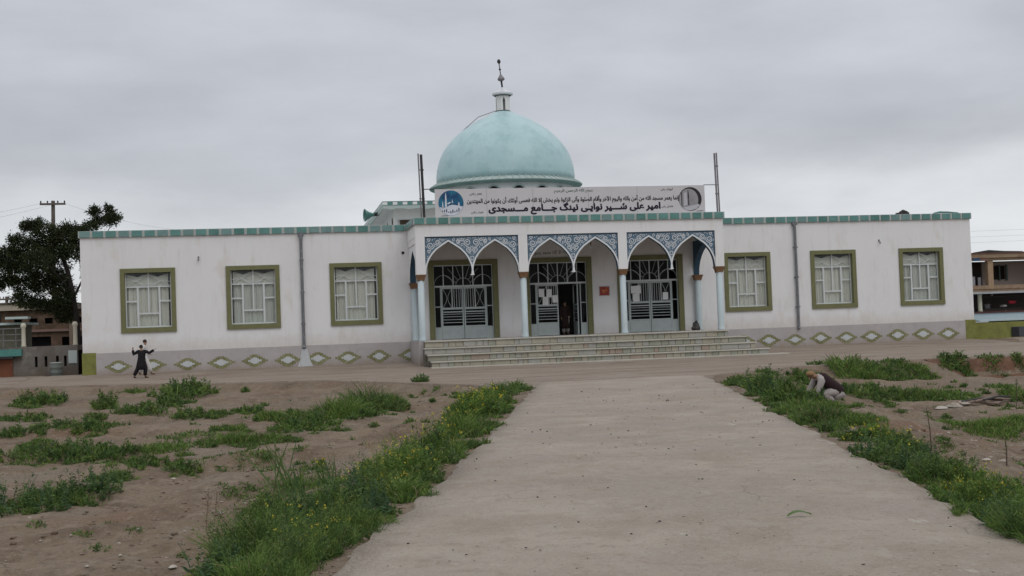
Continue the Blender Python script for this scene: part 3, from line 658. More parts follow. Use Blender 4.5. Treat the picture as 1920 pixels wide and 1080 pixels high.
def scallop(length, n):
    g = MB(); k = n*10; top = 8.363
    pts = [(length*i/k, 8.14+.07*abs(math.cos(math.pi*(i/10)))) for i in range(k+1)]
    for (xa, za), (xb, zb) in zip(pts, pts[1:]): g.add([(xa,0,za),(xb,0,zb),(xb,0,top),(xa,0,top),(xa,.05,za),(xb,.05,zb),(xb,.05,top),(xa,.05,top)], [(0,1,2,3),(7,6,5,4),(0,4,5,1)])
    return g
fm = mat('pale_teal_fascia', (.36,.44,.42), .8, [((.42,.42,.40), 3, .45, .7, .7)])
inst('scalloped_fascia', scallop(EX1-EX0-.02, 17).mesh('scalloped_fascia', fm), hall, (EX0+.01, EY0+.005, 0))
inst('scalloped_fascia', scallop(EY1-EY0-.02, 15).mesh('scalloped_fascia', fm), hall, (EX0+.06, EY0+.01, 0), rot=(0, 0, R(90)))
et = [MB().box(-.12, .12, -.02, .03, -.075, .075).mesh('eave_tile', MT[k]) for k in ('teal1', 'teal3', 'white')]
for i in range(int((EX1-EX0)/.27)): inst('eave_tile', et[(2, rs.choice((0, 1)))[i % 2]], hall, (EX0+.15+i*.27, EY0+.03, 8.485))
for i in range(int((EY1-EY0)/.27)): inst('eave_tile', et[(2, rs.choice((0, 1)))[i % 2]], hall, (EX0+.03, EY0+.15+i*.27, 8.485), rot=(0, 0, -R(90)))
MT['eave_t'] = mat('weathered_eave_tile', (.36,.43,.41), .7, [((.26,.31,.29), 2, .45, .65, .8)])
DC = (14.53, 11.5); px = .0332
dpr = [(0,127),(12,127.5),(26,126),(38,123),(50,119),(62,113),(74,104),(84,95),(94,84),(103,71.5),(111,59),(118,46.5),(124,35),(129,24.5),(133,15.5),(136,9)]
g = MB().lathe([(r*px, 10.30+h*px) for h, r in dpr], (*DC, 0), 72, True); dome = g.build('dome', MT['dome'], mosque, True)
for p in dome.data.polygons: p.use_smooth = len(p.vertices) == 4
MB().lathe([(4.15, 8.602), (4.15, 10.05)], (*DC, 0), 48).build('drum', MT['plaster'], dome, True)
MB().lathe([(4.16, 9.94), (4.64, 10.05), (4.67, 10.07), (4.67, 10.11), (4.24, 10.32)], (*DC, 0), 72).build('dome_eave', mat('pale_eave', (.38,.46,.44), .8, [((.27,.31,.28), 3, .45, .7, .7)]), dome)
g = MB()
for k in range(72):
    a = 2*math.pi*k/72; ca, sa = math.cos(a), math.sin(a); x, y = DC[0]+4.69*ca, DC[1]+4.69*sa
    g.tube([(x-.03*ca, y-.03*sa, 10.10), (DC[0]+4.26*ca, DC[1]+4.26*sa, 10.36)], [.04, .035], 6)
st = g.build('eave_tiles', MT['eave_t'], dome); st['kind'] = 'stuff'
g1 = MB().prism([(-.34, 9.0), (.34, 9.0)]+[(.34*math.cos(t), 9.38+.36*math.sin(t)) for t in np.linspace(0, math.pi, 9)], -.02, .02).mesh('drum_window', MT['dark'])
g2 = MB()
for s0, s1 in ((.36, .46),):
    ts = np.linspace(0, math.pi, 13)
    for a, b in zip(ts, ts[1:]): g2.add([(s0*math.cos(a), -.05, 9.38+s0*1.05*math.sin(a)), (s1*math.cos(a), -.05, 9.38+s1*1.0*math.sin(a)), (s1*math.cos(b), -.05, 9.38+s1*1.0*math.sin(b)), (s0*math.cos(b), -.05, 9.38+s0*1.05*math.sin(b))], [(0,1,2,3)])
g2 = g2.mesh('drum_window_surround', fm)
for k in range(18):
    a = 2*math.pi*(k+.5)/18; p = (DC[0]+4.165*math.cos(a), DC[1]+4.165*math.sin(a), 0)
    inst('drum_window', g1, dome, p, rot=(0, 0, a+math.pi/2)); inst('drum_window_surround', g2, dome, p, rot=(0, 0, a+math.pi/2))
# lantern, its cap and the leaning finial
lz = 10.30+135.5*px
g = MB(); n = 8
for k in range(n):
    a = R(22.5)+2*math.pi*k/n; b = a+2*math.pi/n; r = .44
    A = (DC[0]+r*math.cos(a), DC[1]+r*math.sin(a)); B_ = (DC[0]+r*math.cos(b), DC[1]+r*math.sin(b))
    if k % 2 == 1:                                        # four arched openings: two jambs and a pointed head
        q = lambda t: (A[0]+(B_[0]-A[0])*t, A[1]+(B_[1]-A[1])*t)
        for t0, t1 in ((0, .27), (.73, 1)): g.add([(*q(t0), lz), (*q(t1), lz), (*q(t1), lz+.95), (*q(t0), lz+.95)], [(0,1,2,3)])
        g.add([(*q(.27), lz+.62), (*q(.5), lz+.8), (*q(.5), lz+.95), (*q(.27), lz+.95)], [(0,1,2,3)]); g.add([(*q(.5), lz+.8), (*q(.73), lz+.62), (*q(.73), lz+.95), (*q(.5), lz+.95)], [(0,1,2,3)])
    else: g.add([(*A, lz), (*B_, lz), (*B_, lz+.95), (*A, lz+.95)], [(0,1,2,3)])
g.build('lantern', MT['white'], dome)
MB().lathe([(.5, 0), (.47, .04)], (*DC, lz-.06), 16).build('lantern_foot', MT['steel_dark'], dome)
MB().lathe([(.52, 0), (.64, .05), (.64, .14), (.60, .16), (.38, .30), (.14, .47), (.04, .54)], (*DC, lz+.93), 24).build('lantern_cap', mat('metal_cap', (.62,.64,.66), .45, metal=.2), dome)
MB().lathe([(.50, 0), (.55, .05)], (*DC, lz+.90), 16).build('lantern_collar', MT['steel_dark'], dome)
b0 = Vector((DC[0], DC[1], lz+1.44)); ax = Vector((-.095, 0, 1)).normalized()
g = MB(); P_ = lambda t: b0+ax*t
g.tube([P_(-.05), P_(.42)], [.055, .06], 10); g.cur = 1
g.tube([P_(.40), P_(.46), P_(.52), P_(.62), P_(.76), P_(.86)], [.09, .20, .23, .18, .08, .035], 14); g.cur = 0
g.tube([P_(.84), P_(1.06), P_(1.10), P_(1.15), P_(1.2)], [.03, .03, .075, .07, .02], 8); g.cur = 1
g.tube([P_(1.18), P_(1.5)], [.03, .045], 8); g.cur = 0
g.tube([P_(1.48), P_(1.54), P_(1.62), P_(1.74)], [.05, .10, .115, .07], 8)
g.build('finial', [MT['steel_dark'], MT['steel']], dome, True)
g = MB(); g.tube([(DC[0]-.45, DC[1]-.1, lz), (DC[0]-1.6, DC[1]-.3, lz-.42), (DC[0]-2.6, DC[1]-.4, lz-1.28), (DC[0]-3.4, DC[1]-.4, lz-2.25)], .018, 5); g.build('lightning_cable', MT['steel_dark'], dome)

# ------------------------------------------------------------------ entrance steps
steps = empty('entrance_steps', (15.2, -5.0, -.17), 'wide stone entrance steps, four treads faced with uneven blocks', 'steps')
ZL = [PL, .72, .41, .10, -.25]; YE = [-4.25, -4.70, -5.15, -5.60]; XA = [7.42, 7.34, 7.45, 7.56]; XB = [22.62, 23.4, 23.68, 24.2]
g = MB()
for k in range(4): g.box(XA[k]+.02, XB[k]-.02, YE[k]+.06, (YE[k-1]+.055 if k else -3.95), -.4, ZL[k]-.065)
g.build('core', MT['mortar'], steps)
MB().box(7.5, 24.9, -6.35, -5.62, -.35, -.165).build('footing_slab', MT['tread'], steps)
rs = random.Random(5)
stone_cache = {}
for k in range(4):
    x = XA[k]; zt, zb = ZL[k]-.06, ZL[k+1]+.002
    while x < XB[k]-.05:                                   # tread slabs
        w = min(rs.uniform(1.5, 2.6), XB[k]-x)
        if XB[k]-(x+w) < .5: w = XB[k]-x
        dz = rs.uniform(-.006, .006); dy = rs.uniform(-.02, .015)
        MB().box(x+.006, x+w-.006, YE[k]-.065+dy, (YE[k-1]+.03 if k else -3.74), zt+.002, ZL[k]+dz+.002*(k % 2)).build('tread_slab', MT['tread'], steps, world=(x, YE[k], zt)); x += w
    x = XA[k]+.03; 
    while x < XB[k]-.08:                                   # riser blocks
        w = rs.choice((.24, .30, .34, .36, .38, .40, .62, .9)); w = min(w, XB[k]-.03-x)
        if w < .08: break
        key = (round(w, 2), k)
        mname = rs.choice((0, 0, 0, 1, 1, 1, 2, 2, 3)) if not (k == 1 and 11.2 < x < 11.6) else 4
        hgt = zt-zb; key = (round(w, 2), k, mname)
        if key not in stone_cache:
            b = MB().box(.007, w-.007, -.045, .05, .006, hgt-.004)
            b.v = [(v[0]+(0.012 if v[0] < w/2 else -.012)*(v[1] < 0), v[1], v[2]+(.012 if v[2] < hgt/2 else -.012)*(v[1] < 0)) for v in b.v]
            b.box(.003, w-.003, -.02, .05, .003, hgt-.001)
            stone_cache[key] = b.mesh('riser_stone', STONE[mname])
        inst('riser_stone', stone_cache[key], steps, (x, YE[k]+.055+rs.uniform(-.012, .012), zb), rot=(0, 0, rs.uniform(-.015, .015))); x += w
# ------------------------------------------------------------------ lettering
FORMS = {}
for cp in list(range(0xFB50, 0xFE00))+list(range(0xFE70, 0xFF00)):
    d = unicodedata.decomposition(chr(cp)).split()
    if len(d) >= 2 and d[0] in ('<isolated>', '<final>', '<initial>', '<medial>'):
        FORMS.setdefault(tuple(int(q, 16) for q in d[1:]), {})[d[0][1:-1]] = chr(cp)
def shape(s):
    """joined Arabic letter forms, in left-to-right order for a plain text line"""
    out = []; chars = []; i = 0
    while i < len(s):
        if s[i] == '\u0644' and i+1 < len(s) and (0x644, ord(s[i+1])) in FORMS and s[i+1] in '\u0627\u0622\u0623\u0625': chars.append((0x644, ord(s[i+1]))); i += 2
        else: chars.append((ord(s[i]),)); i += 1
    def dual(c): return c == (0x640,) or (c in FORMS and 'initial' in FORMS[c])
    def joins(c): return c == (0x640,) or (c in FORMS and 'final' in FORMS[c])
    for k, c in enumerate(chars):
        if c not in FORMS: out.append(chr(c[0])); continue
        prev = k > 0 and dual(chars[k-1]) and joins(c); nxt = k+1 < len(chars) and dual(c) and joins(chars[k+1])
        f = 'medial' if prev and nxt else 'final' if prev else 'initial' if nxt else 'isolated'
        out.append(FORMS[c].get(f) or FORMS[c].get('isolated') or chr(c[0]))
    return ''.join(reversed(out))
def lettering(name, text, cx, cz, width, hgt, y, material, parent, bold=0.0, shear=0.0, thick=0.0):
    c = bpy.data.curves.new(name, 'FONT'); c.body = shape(text); c.offset = bold; c.shear = shear; c.resolution_u = 3
    t = bpy.data.objects.new(name, c); COL.objects.link(t)
    dg_ = bpy.context.evaluated_depsgraph_get(); me = bpy.data.meshes.new_from_object(t.evaluated_get(dg_)); bpy.data.objects.remove(t)
    co = np.array([v.co[:] for v in me.vertices]); lo, hi = co.min(0), co.max(0)
    sx, sz = width/(hi[0]-lo[0]), hgt/(hi[1]-lo[1])
    for v, p in zip(me.vertices, co): v.co = ((p[0]-(lo[0]+hi[0])/2)*sx, 0, (p[1]-(lo[1]+hi[1])/2)*sz)
    if thick:                                       # heavier strokes: slightly shifted copies laid over each other
        bm = bmesh.new()
        for k, (ox, oz) in enumerate(((0, 0), (thick, thick*.6), (-thick, -thick*.6), (thick*.5, -thick), (-thick*.5, thick))):
            n0 = len(bm.verts); bm.from_mesh(me); bm.verts.ensure_lookup_table()
            for v in bm.verts[n0:]: v.co.x += ox; v.co.z += oz; v.co.y -= .0006*k
        bm.to_mesh(me); bm.free()
    me.materials.clear(); me.materials.append(material)
    o = bpy.data.objects.new(name, me); return link(o, parent, (cx, y, cz))
ink = mat('purple_black_ink', (.018,.012,.028), .7); ink2 = mat('black_ink', (.03,.028,.03), .7); inkg = mat('dark_green_ink', (.02,.07,.055), .7)
BY = -3.50
def bn(x, z): return (x, BY, z)
banner = MB().box(8.26, 21.93, BY, BY+.02, 7.0, 8.36).build('banner', mat('banner_cloth', (.56,.545,.56), .8, [((.50,.49,.50), .7, .45, .7, .6), ((.60,.59,.60), 3, .5, .7, .4)]), None, world=(15.1, BY, 7.0))
tag(banner, 'long pale printed banner above the arched porch, lettered in Arabic script', 'banner')
for x in (10.8, 13.1, 15.9, 18.4): MB().box(x-.006, x+.006, BY-.002, BY+.021, 7.02, 8.34).build('seam', MT['steel'], banner)
yl = BY-.006
lettering('lettering', 'امیر علی شـــیر نوایـی نینگ جـــامع مـــسجدی', 15.23, 7.325, 8.7, .54, yl, ink, banner, .018, thick=.016)
lettering('lettering', 'إنما يعمر مسجد الله من آمن بالله واليوم الآخر وأقام الصلوة وآتى الزكوة ولم يخش إلا الله فعسى أولئك أن يكونوا من المهتدين', 15.2, 7.74, 10.75, .37, yl, ink2, banner, .010, thick=.006)
lettering('lettering', 'بسم الله الرحمن الرحيم', 15.15, 8.17, 1.95, .22, yl, inkg, banner, .015)
for t, x, z in (('عمر رض', 10.27, 8.10), ('حیدر رض', 10.32, 7.20), ('ابوبکر رض', 19.95, 8.18), ('عثمان رض', 19.95, 7.32)): lettering('lettering', t, x, z, .62, .15, yl, ink2, banner, .012)
# round picture with white minarets on a blue sky (left)
def disc(name, cx, cz, r, y, M, parent, n=36):
    return MB().add([(cx+r*math.cos(2*math.pi*k/n), y, cz+r*math.sin(2*math.pi*k/n)) for k in range(n)], [tuple(range(n))]).build(name, M, parent, world=(cx, y, cz))
cx, cz, r = 9.04, 7.68, .615
md = disc('medallion', cx, cz, r, yl, mat('night_blue_print', (.012,.055,.15), .6, [((.02,.16,.26), 1.4, .42, .6, .9), ((.008,.02,.06), 2.2, .55, .7, .8)]), banner)
g = MB(); yy = yl-.003
def flat(g, pts, y=None):
    g.add([(cx+x, y if y is not None else yy, cz+z) for x, z in pts], [tuple(range(len(pts)))])
flat(g, [(-.30,-.20), (-.20,-.20), (-.215,.30), (-.235,.45), (-.25,.53), (-.265,.45), (-.285,.30)]); flat(g, [(-.44,-.25), (-.37,-.25), (-.385,.0), (-.405,.12), (-.425,.0)]); flat(g, [(.34,-.15), (.42,-.15), (.41,-.02), (.38,.05), (.35,-.02)])
flat(g, [(-.20,-.02), (-.05,.06), (.0,.02), (-.12,-.06)]); flat(g, [(.03,.0), (.07,.2), (.10,.0)])
flat(g, [(r*.985*math.cos(a), r*.985*math.sin(a)) for a in np.linspace(math.pi*1.10, math.pi*1.91, 18)]+[(.40,-.14), (.2,-.10), (.05,-.085), (-.1,-.12), (-.2,-.2), (-.38,-.22)])
g.build('minaret_print', mat('white_print', (.60,.63,.70), .6, [((.42,.44,.54), 6, .5, .65, .8)]), md)
g = MB()
for q in range(9): a = -.45+q*.1; h = .05+.05*((q*7) % 3); flat(g, [(a, -.50+.02*abs(q-4)), (a+.05, -.50+.02*abs(q-4)), (a+.05, -.50+h+.02*abs(q-4)), (a+.025, -.47+h+.02*abs(q-4)), (a, -.50+h+.02*abs(q-4))], yy-.003)
g.build('arch_print', mat('dark_print', (.05,.055,.08), .6), md)
# round grey picture with a dark rim (right)
cx, cz, r = 21.16, 7.67, .60
md = disc('medallion', cx, cz, r, yl, mat('dark_rim_print', (.025,.02,.022), .6), banner)
g = MB(); flat(g, [(-.08+.50*math.cos(a), -.03+.55*math.sin(a)) for a in np.linspace(0, 2*math.pi, 30)[:-1]], yl-.003); g.build('grey_print', mat('grey_print', (.30,.295,.31), .6, [((.22,.21,.22), 3, .45, .7, .7)]), md)
g = MB(); flat(g, [(-.12,-.32), (-.05,-.32), (-.07,.0), (-.06,.1), (-.09,.45), (-.12,.45), (-.13,.1), (-.115,.0)], yl-.006); flat(g, [(-.47,-.32), (-.42,-.40), (-.42,.40), (-.47,.28)], yl-.006); g.build('minaret_print', mat('dark_minaret_print', (.03,.028,.03), .6), md)
g = MB(); flat(g, [(-.38,-.42), (.45,-.25), (.48,-.34), (.3,-.50), (0,-.58), (-.25,-.54)], yl-.007); flat(g, [(-.34,.30), (-.18,.36), (-.16,-.3), (-.34,-.36)], yl-.008); g.build('court_print', mat('pale_print', (.45,.45,.48), .6), md)
for x in (8.75, 21.65): MB().box(x-.22, x+.12, yl, yl+.004, 7.045, 7.058).box(x-.15, x+.2, yl, yl+.004, 7.075, 7.085).build('small_print', ink2, banner)
# steel posts that hold the banner
def post(x, z1, M, rad, lab, stay=None):
    g = MB(); g.tube([(x+.06, BY+.12, 6.974), (x, BY+.10, z1)], rad, 8)
    g.box(x-.11, x+.17, BY, BY+.24, 6.976, 7.0)
    for z in (7.9, 9.3): g.tube([(x+.03, BY+.11, z), (x+.03, BY+.11, z+.05)], rad*1.35, 8)
    if stay: g.tube([(x+.02, BY+.10, 8.38), (stay, BY+.012, 8.375)], .022, 6)
    o = g.build('banner_post', M, None, world=(x, BY+.1, 6.974)); tag(o, lab, 'pole', 'steel posts either side of the banner')
post(7.53, 10.12, MT['steel'], .035, 'thin grey steel post just left of the thick black post'); post(7.67, 10.07, MT['steel_dark'], .065, 'thick black steel post left of the banner', 8.3)
post(22.56, 9.98, MT['steel'], .05, 'grey steel post right of the banner, next to it'); post(22.67, 10.0, MT['steel'], .04, 'thin steel post standing right of its grey twin beyond the banner end', 21.9)
# loudspeaker on the eave, clutter on the roof, porch odds and ends
hs = empty('loudspeaker', (6.3, 7.6, 8.25), 'teal horn loudspeaker fixed to the tiled eave left of the banner', 'loudspeaker')
g = MB(); g.tube([(6.30, 7.6, 8.25), (6.05, 7.55, 8.22), (5.85, 7.5, 8.2), (5.62, 7.46, 8.18)], [.07, .10, .20, .36], 16, caps=False); g.tube([(5.63, 7.46, 8.18), (5.60, 7.455, 8.18)], [.37, .37], 16, caps=False); g.build('horn', MT['teal2'], hs, True)
MB().tube([(6.42, 7.62, 8.26), (6.15, 7.57, 8.235)], .11, 10).build('driver', MT['steel_dark'], hs); MB().box(6.1, 6.5, 7.58, 7.64, 8.30, 8.34).box(6.12, 6.16, 7.57, 7.65, 8.2, 8.31).build('bracket', MT['steel'], hs)
g = MB(); g.box(34.55, 35.15, .45, .9, 6.972, 7.12); g.tube([(34.6, .5, 7.12), (34.85, .6, 7.2), (35.1, .55, 7.13)], [.05, .09, .05], 7); tag(g.build('roof_vent', MT['steel_dark'], None, world=(34.85, .65, 6.972)), 'small dark box lying on the cornice above the right wing', 'box')
g = MB(); g.tube([(36.4, .1, 7.0), (36.8, .15, 7.055), (37.3, .12, 7.04), (37.9, .1, 6.995)], [.03, .06, .05, .03], 7); tag(g.build('roof_sheet', MT['teal2'], None, world=(37.2, .1, 6.975)), 'rolled green sheet lying along the cornice near the right roof corner', 'sheet')
bulb = empty('light_bulb', (16.15, -2.6, 5.55), 'white bulb hanging from the porch ceiling behind the middle arches', 'lamp')
MB().tube([(16.15, -2.6, 6.30), (16.15, -2.6, 5.62)], .008, 5).build('cord', MT['steel_dark'], bulb); MB().tube([(16.15, -2.6, 5.64), (16.15, -2.6, 5.56)], .03, 8).build('socket', MT['steel_dark'], bulb); MB().lathe([(.02, .0), (.055, .05), (.06, .12), (.03, .2)], (16.15, -2.6, 5.36), 10).build('globe', MT['white'], bulb, True)
nt_ = MB().box(17.20, 17.70, -.03, -.001, 3.06, 3.50).build('notice', mat('red_notice', (.28,.045,.03), .6, [((.36,.12,.08), 9, .5, .65, .8)]), None, world=(17.45, 0, 3.06)); tag(nt_, 'red framed notice on the white wall right of the open doorway', 'notice')
MB().box(17.17, 17.73, -.036, -.031, 3.03, 3.055).box(17.17, 17.73, -.036, -.031, 3.505, 3.53).box(17.17, 17.195, -.036, -.031, 3.03, 3.53).box(17.705, 17.73, -.036, -.031, 3.03, 3.53).build('frame', mat('pink_frame', (.42,.30,.29), .7), nt_)
MB().box(17.32, 17.5, -.034, -.031, 3.2, 3.34).box(17.52, 17.6, -.034, -.031, 3.25, 3.38).build('emblem', mat('orange_print', (.5,.16,.06), .7), nt_)
paper = MT['white']; pg = MB().box(-.17, .17, -.004, .004, -.22, .22).mesh('paper', paper)
papers = [(1, .90, 3.28, 'upper left white paper on the closed middle door leaf'), (1, 1.31, 3.25, 'upper paper beside the post of the closed middle door leaf'), (1, 1.11, 2.86, 'lower white paper between two others on the closed middle door leaf'), (1, 1.62, 2.95, 'narrow paper near the edge of the open doorway'),
          (2, .88, 3.30, 'upper left white paper on the right-hand porch door'), (2, 1.14, 3.30, 'white paper beside another at the top of the right-hand porch door'), (2, 1.0, 2.88, 'low white paper on the left leaf of the right-hand porch door'), (2, 2.62, 2.92, 'low white paper on the right leaf of the right-hand porch door')]
for di, dx, z, lab in papers:
    o = bpy.data.objects.new('paper', pg); link(o, None, (DOORX[di]+dx, .083, z)); o.rotation_euler = (0, rs.uniform(-.06, .06), 0); o.scale = (rs.uniform(.75, 1.0), 1, rs.uniform(.8, 1)); tag(o, lab, 'paper', 'papers taped to the porch doors')
lettering_wall = lettering('inscription', 'لا اله الا الله محمد رسول الله', 14.5, 5.36, 2.3, .26, -.004, ink2, mosque, .006)
def rock(name, c, size, M, seed, n=10):
    r = random.Random(seed); bm = bmesh.new(); bmesh.ops.create_icosphere(bm, subdivisions=2, radius=1)
    ph = [r.uniform(0, 6) for _ in range(6)]
    for v in bm.verts:
        k = 1+.16*math.sin(3*v.co.x+ph[0])+.13*math.sin(4*v.co.y+ph[1])+.12*math.sin(5*v.co.z+ph[2])+.05*r.uniform(-1, 1)
        v.co = Vector((v.co.x*size[0]*k, v.co.y*size[1]*k, max(v.co.z, -.55)*size[2]*k))
    me = bpy.data.meshes.new(name); bm.to_mesh(me); bm.free(); me.materials.append(M)
    o = bpy.data.objects.new(name, me); link(o, None, c); o.rotation_euler.z = r.uniform(0, 3); return o
sack = rock('sack', (22.05, -1.0, PL+.13), (.27, .24, .25), mat('dark_grey_sack', (.075,.068,.062), .95, [((.13,.12,.11), 8, .45, .65, .8)]), 4); tag(sack, 'dark grey bundled sack on the porch floor by the right pilaster', 'sack')
g = MB(); g.tube([(22.05, -1.0, 1.36), (22.08, -1.02, 1.44), (22.02, -1.04, 1.5)], [.07, .05, .09], 8); g.build('tied_neck', MT['steel_dark'], sack)
# ------------------------------------------------------------------ people
def skin_mesh(name, verts, edges, radii, sub=2):
    me = bpy.data.meshes.new(name); me.from_pydata(verts, edges, []); me.update()
    o = bpy.data.objects.new(name, me); COL.objects.link(o)
    o.modifiers.new('s', 'SKIN'); sv = me.skin_vertices[0].data
    for i, r in enumerate(radii): sv[i].radius = (r, r) if not hasattr(r, '__len__') else r; sv[i].use_root = i == 0
    q = o.modifiers.new('u', 'SUBSURF'); q.levels = q.render_levels = sub
    bpy.context.view_layer.update()
    res = bpy.data.meshes.new_from_object(o.evaluated_get(bpy.context.evaluated_depsgraph_get()))
    bpy.data.objects.remove(o); bpy.data.meshes.remove(me)
    return res
def join_meshes(name, items, mats):
    mb = MB()
    for me, mi in items:
        mb.cur = mi; mb.add([v.co[:] for v in me.vertices], [tuple(p.vertices) for p in me.polygons])
    return mb.mesh(name, mats, True)
SKIN = mat('skin', (.30,.175,.115), .6); HAIR = mat('black_hair', (.012,.010,.010), .6); EYE = mat('eye', (.02,.015,.012), .3)
def chain(pts, rad): return [tuple(p) for p in pts], [(i, i+1) for i in range(len(pts)-1)], rad
def person(name, J, loc, rotz, scale, label, top_m, leg_m, shoe_m, hair='short', hair_m=HAIR, vest_m=None, tunic=.52):
    """J: joint positions in metres for a 1.75 m body, x right, y away, z up"""
    root = empty(name, loc, label, 'person'); M = Matrix.Translation(Vector(loc)) @ Matrix.Rotation(rotz, 4, 'Z') @ Matrix.Scale(scale, 4)
    V = lambda p: Vector(p)
    pel, che, nek, hed = V(J['pelvis']), V(J['chest']), V(J['neck']), V(J['head'])
    face = V(J.get('face', (1, 0, 0))).normalized()
    # body: one skinned surface from head to hands and feet
    v = [pel, pel.lerp(che, .5), che, nek, hed-(hed-nek).normalized()*.04, hed+(hed-nek).normalized()*.05]; e = [(0,1),(1,2),(2,3),(3,4),(4,5)]; r = [(.13,.10), (.125,.095), (.14,.10), .055, (.075,.085), (.07,.08)]
    hands = []
    for s in 'lr':
        sh, el, wr, ha = (V(J[s+k]) for k in ('sh', 'el', 'wr', 'hand')); b = len(v)
        v += [sh, el, wr]; r += [.055, .042, .028]; e += [(2, b), (b, b+1), (b+1, b+2)]
        hands.append((wr, ha, s))
        hp, kn, an, to = (V(J[s+k]) for k in ('hip', 'kn', 'an', 'toe')); b = len(v)
        v += [hp, kn, an, to]; r += [.085, .058, .038, .032]; e += [(0, b), (b, b+1), (b+1, b+2), (b+2, b+3)]
    items = [(skin_mesh('b', [tuple(p) for p in v], e, r), 0)]
    for wr, ha, s in hands:                               # palm, four unequal fingers and a thumb
        d = (ha-wr).normalized(); a = d.orthogonal().normalized() if abs(d.z) > .95 else d.cross(Vector((0, 0, 1))).normalized(); nrm = d.cross(a)
        palm = wr+d*.085
        items.append((skin_mesh('p', *chain([wr-d*.01, wr+d*.045, palm], [(.026,.02), (.036,.016), (.034,.014)]), 1), 0))
        for k, (off, ln) in enumerate(((-.026,.050), (-.009,.062), (.010,.057), (.027,.044))):
            p0 = palm-d*.015+a*off; p1 = palm+a*off*1.15+d*ln*.55-nrm*.006; p2 = palm+a*off*1.2+d*ln-nrm*.022
            items.append((skin_mesh('f', *chain([p0, p1, p2], [.0095, .0085, .007]), 1), 0))
        t0 = wr+d*.03-a*.025; items.append((skin_mesh('t', *chain([t0, t0-a*.035+d*.03, t0-a*.045+d*.062-nrm*.01], [.012, .010, .008]), 1), 0))
    side = face.cross(Vector((0, 0, 1))).normalized()
    f = MB(); f.ball(hed+face*.088-Vector((0,0,.012)), .017, 8, (1, 1, 1.5)); 
    for sg in (-1, 1): f.ball(hed+side*sg*.078-Vector((0,0,.01)), .02, 8, (1, 1, 1.5))
    f.tube([hed+face*.078+side*.022-Vector((0,0,.05)), hed+face*.084-Vector((0,0,.052)), hed+face*.078-side*.022-Vector((0,0,.05))], .007, 5)
    items.append((f.mesh('n', SKIN, True), 0))
    f = MB(); [f.ball(hed+face*.079+side*sg*.03+Vector((0,0,.012)), .011, 6) for sg in (-1, 1)]; items.append((f.mesh('y', EYE, True), 1))
    def put(nm, me, parent):
        me.transform(M); me.transform(Matrix.Translation(-wl(parent))); o = bpy.data.objects.new(nm, me); return link(o, parent, wl(parent))
    body = put('body', join_meshes('body', items, [SKIN, EYE]), root)
    # clothes: loose tunic with sleeves, trousers, shoes; hair
    hem = pel+Vector(J.get('hem', (0, 0, -tunic)))
    sv_ = (V(J['rsh'])-V(J['lsh'])); sv_ = sv_.normalized() if sv_.length > .05 else Vector((0, 1, 0))
    def loft(pts, rads, n=18, wob=.0):
        mb = MB(); k = len(pts); vs = []
        for i, p in enumerate(pts):
            t = (pts[min(i+1, k-1)]-pts[max(i-1, 0)]).normalized(); s1 = (sv_-t*sv_.dot(t)).normalized(); f1 = t.cross(s1)
            for j in range(n):
                w = 2*math.pi*j/n; q = 1+wob*i/k*math.sin(5*w+1)
                vs.append(p+s1*math.cos(w)*rads[i][0]*q+f1*math.sin(w)*rads[i][1]*q)
        mb.add(vs, [(i*n+j, i*n+(j+1) % n, (i+1)*n+(j+1) % n, (i+1)*n+j) for i in range(k-1) for j in range(n)]+[tuple(range(n-1, -1, -1)), tuple((k-1)*n+j for j in range(n))]); return mb
    tp = [nek-(nek-che)*.12, nek-(nek-che)*.38, che+(nek-che)*.25, che, pel.lerp(che, .5), pel, pel.lerp(hem, .5), hem]
    tb = loft(tp, [(.07,.07), (.15,.10), (.20,.125), (.205,.145), (.185,.14), (.205,.155), (.225,.175), (.245,.20)], 18, .10)
    for s in 'lr':
        sh, el, wr = (V(J[s+k]) for k in ('sh', 'el', 'wr')); d0 = (el-sh).normalized()
        mid_ = nek.lerp(che, .45); tb.tube([sh.lerp(mid_, .6), sh.lerp(mid_, .22), sh.lerp(el, .12), sh.lerp(el, .5), el, el.lerp(wr, .5), wr-(wr-el).normalized()*.02], [.085, .092, .09, .08, .075, .072, .07], 10)
    put('tunic', tb.mesh('tunic', [top_m], True), root)
    lb = MB(); sh_i = []
    for s in 'lr':
        hp, kn, an, to = (V(J[s+k]) for k in ('hip', 'kn', 'an', 'toe'))
        lb.tube([hp+Vector((0, 0, .06)), hp, hp.lerp(kn, .5), kn, kn.lerp(an, .5), an+(kn-an)*.10], [.10, .125, .12, .11, .105, .085], 12)
        sh_i.append((skin_mesh('s', *chain([an-Vector((0,0,.035))-(to-an).normalized()*.03, an.lerp(to, .5)-Vector((0,0,.02)), to], [(.045,.045), (.048,.04), (.038,.03)]), 1), 0))
    put('trousers', lb.mesh('trousers', [leg_m], True), root)
    for it in sh_i: put('shoe', join_meshes('shoe', [it], [shoe_m]), root)
    up = (hed-nek).normalized()
    h = MB(); r_ = random.Random(2)
    if hair == 'short':
        h.ball((0, 0, 0), .1, 16, (1.0, .93, 1.02)); h.v = [tuple(hed+up*.035-face*.022+Vector((x, y, max(z, -.055)))*(1+.05*r_.uniform(-1, 1))) for x, y, z in h.v]
    else:
        h.lathe([(.094, -.01), (.10, .03), (.09, .075), (.05, .095), (.0, .1)], (0, 0, 0), 16); h.v = [tuple(hed+up*.03+Vector(v_)) for v_ in h.v]
    put('hair' if hair == 'short' else 'cap', h.mesh('hair', hair_m, True), root)
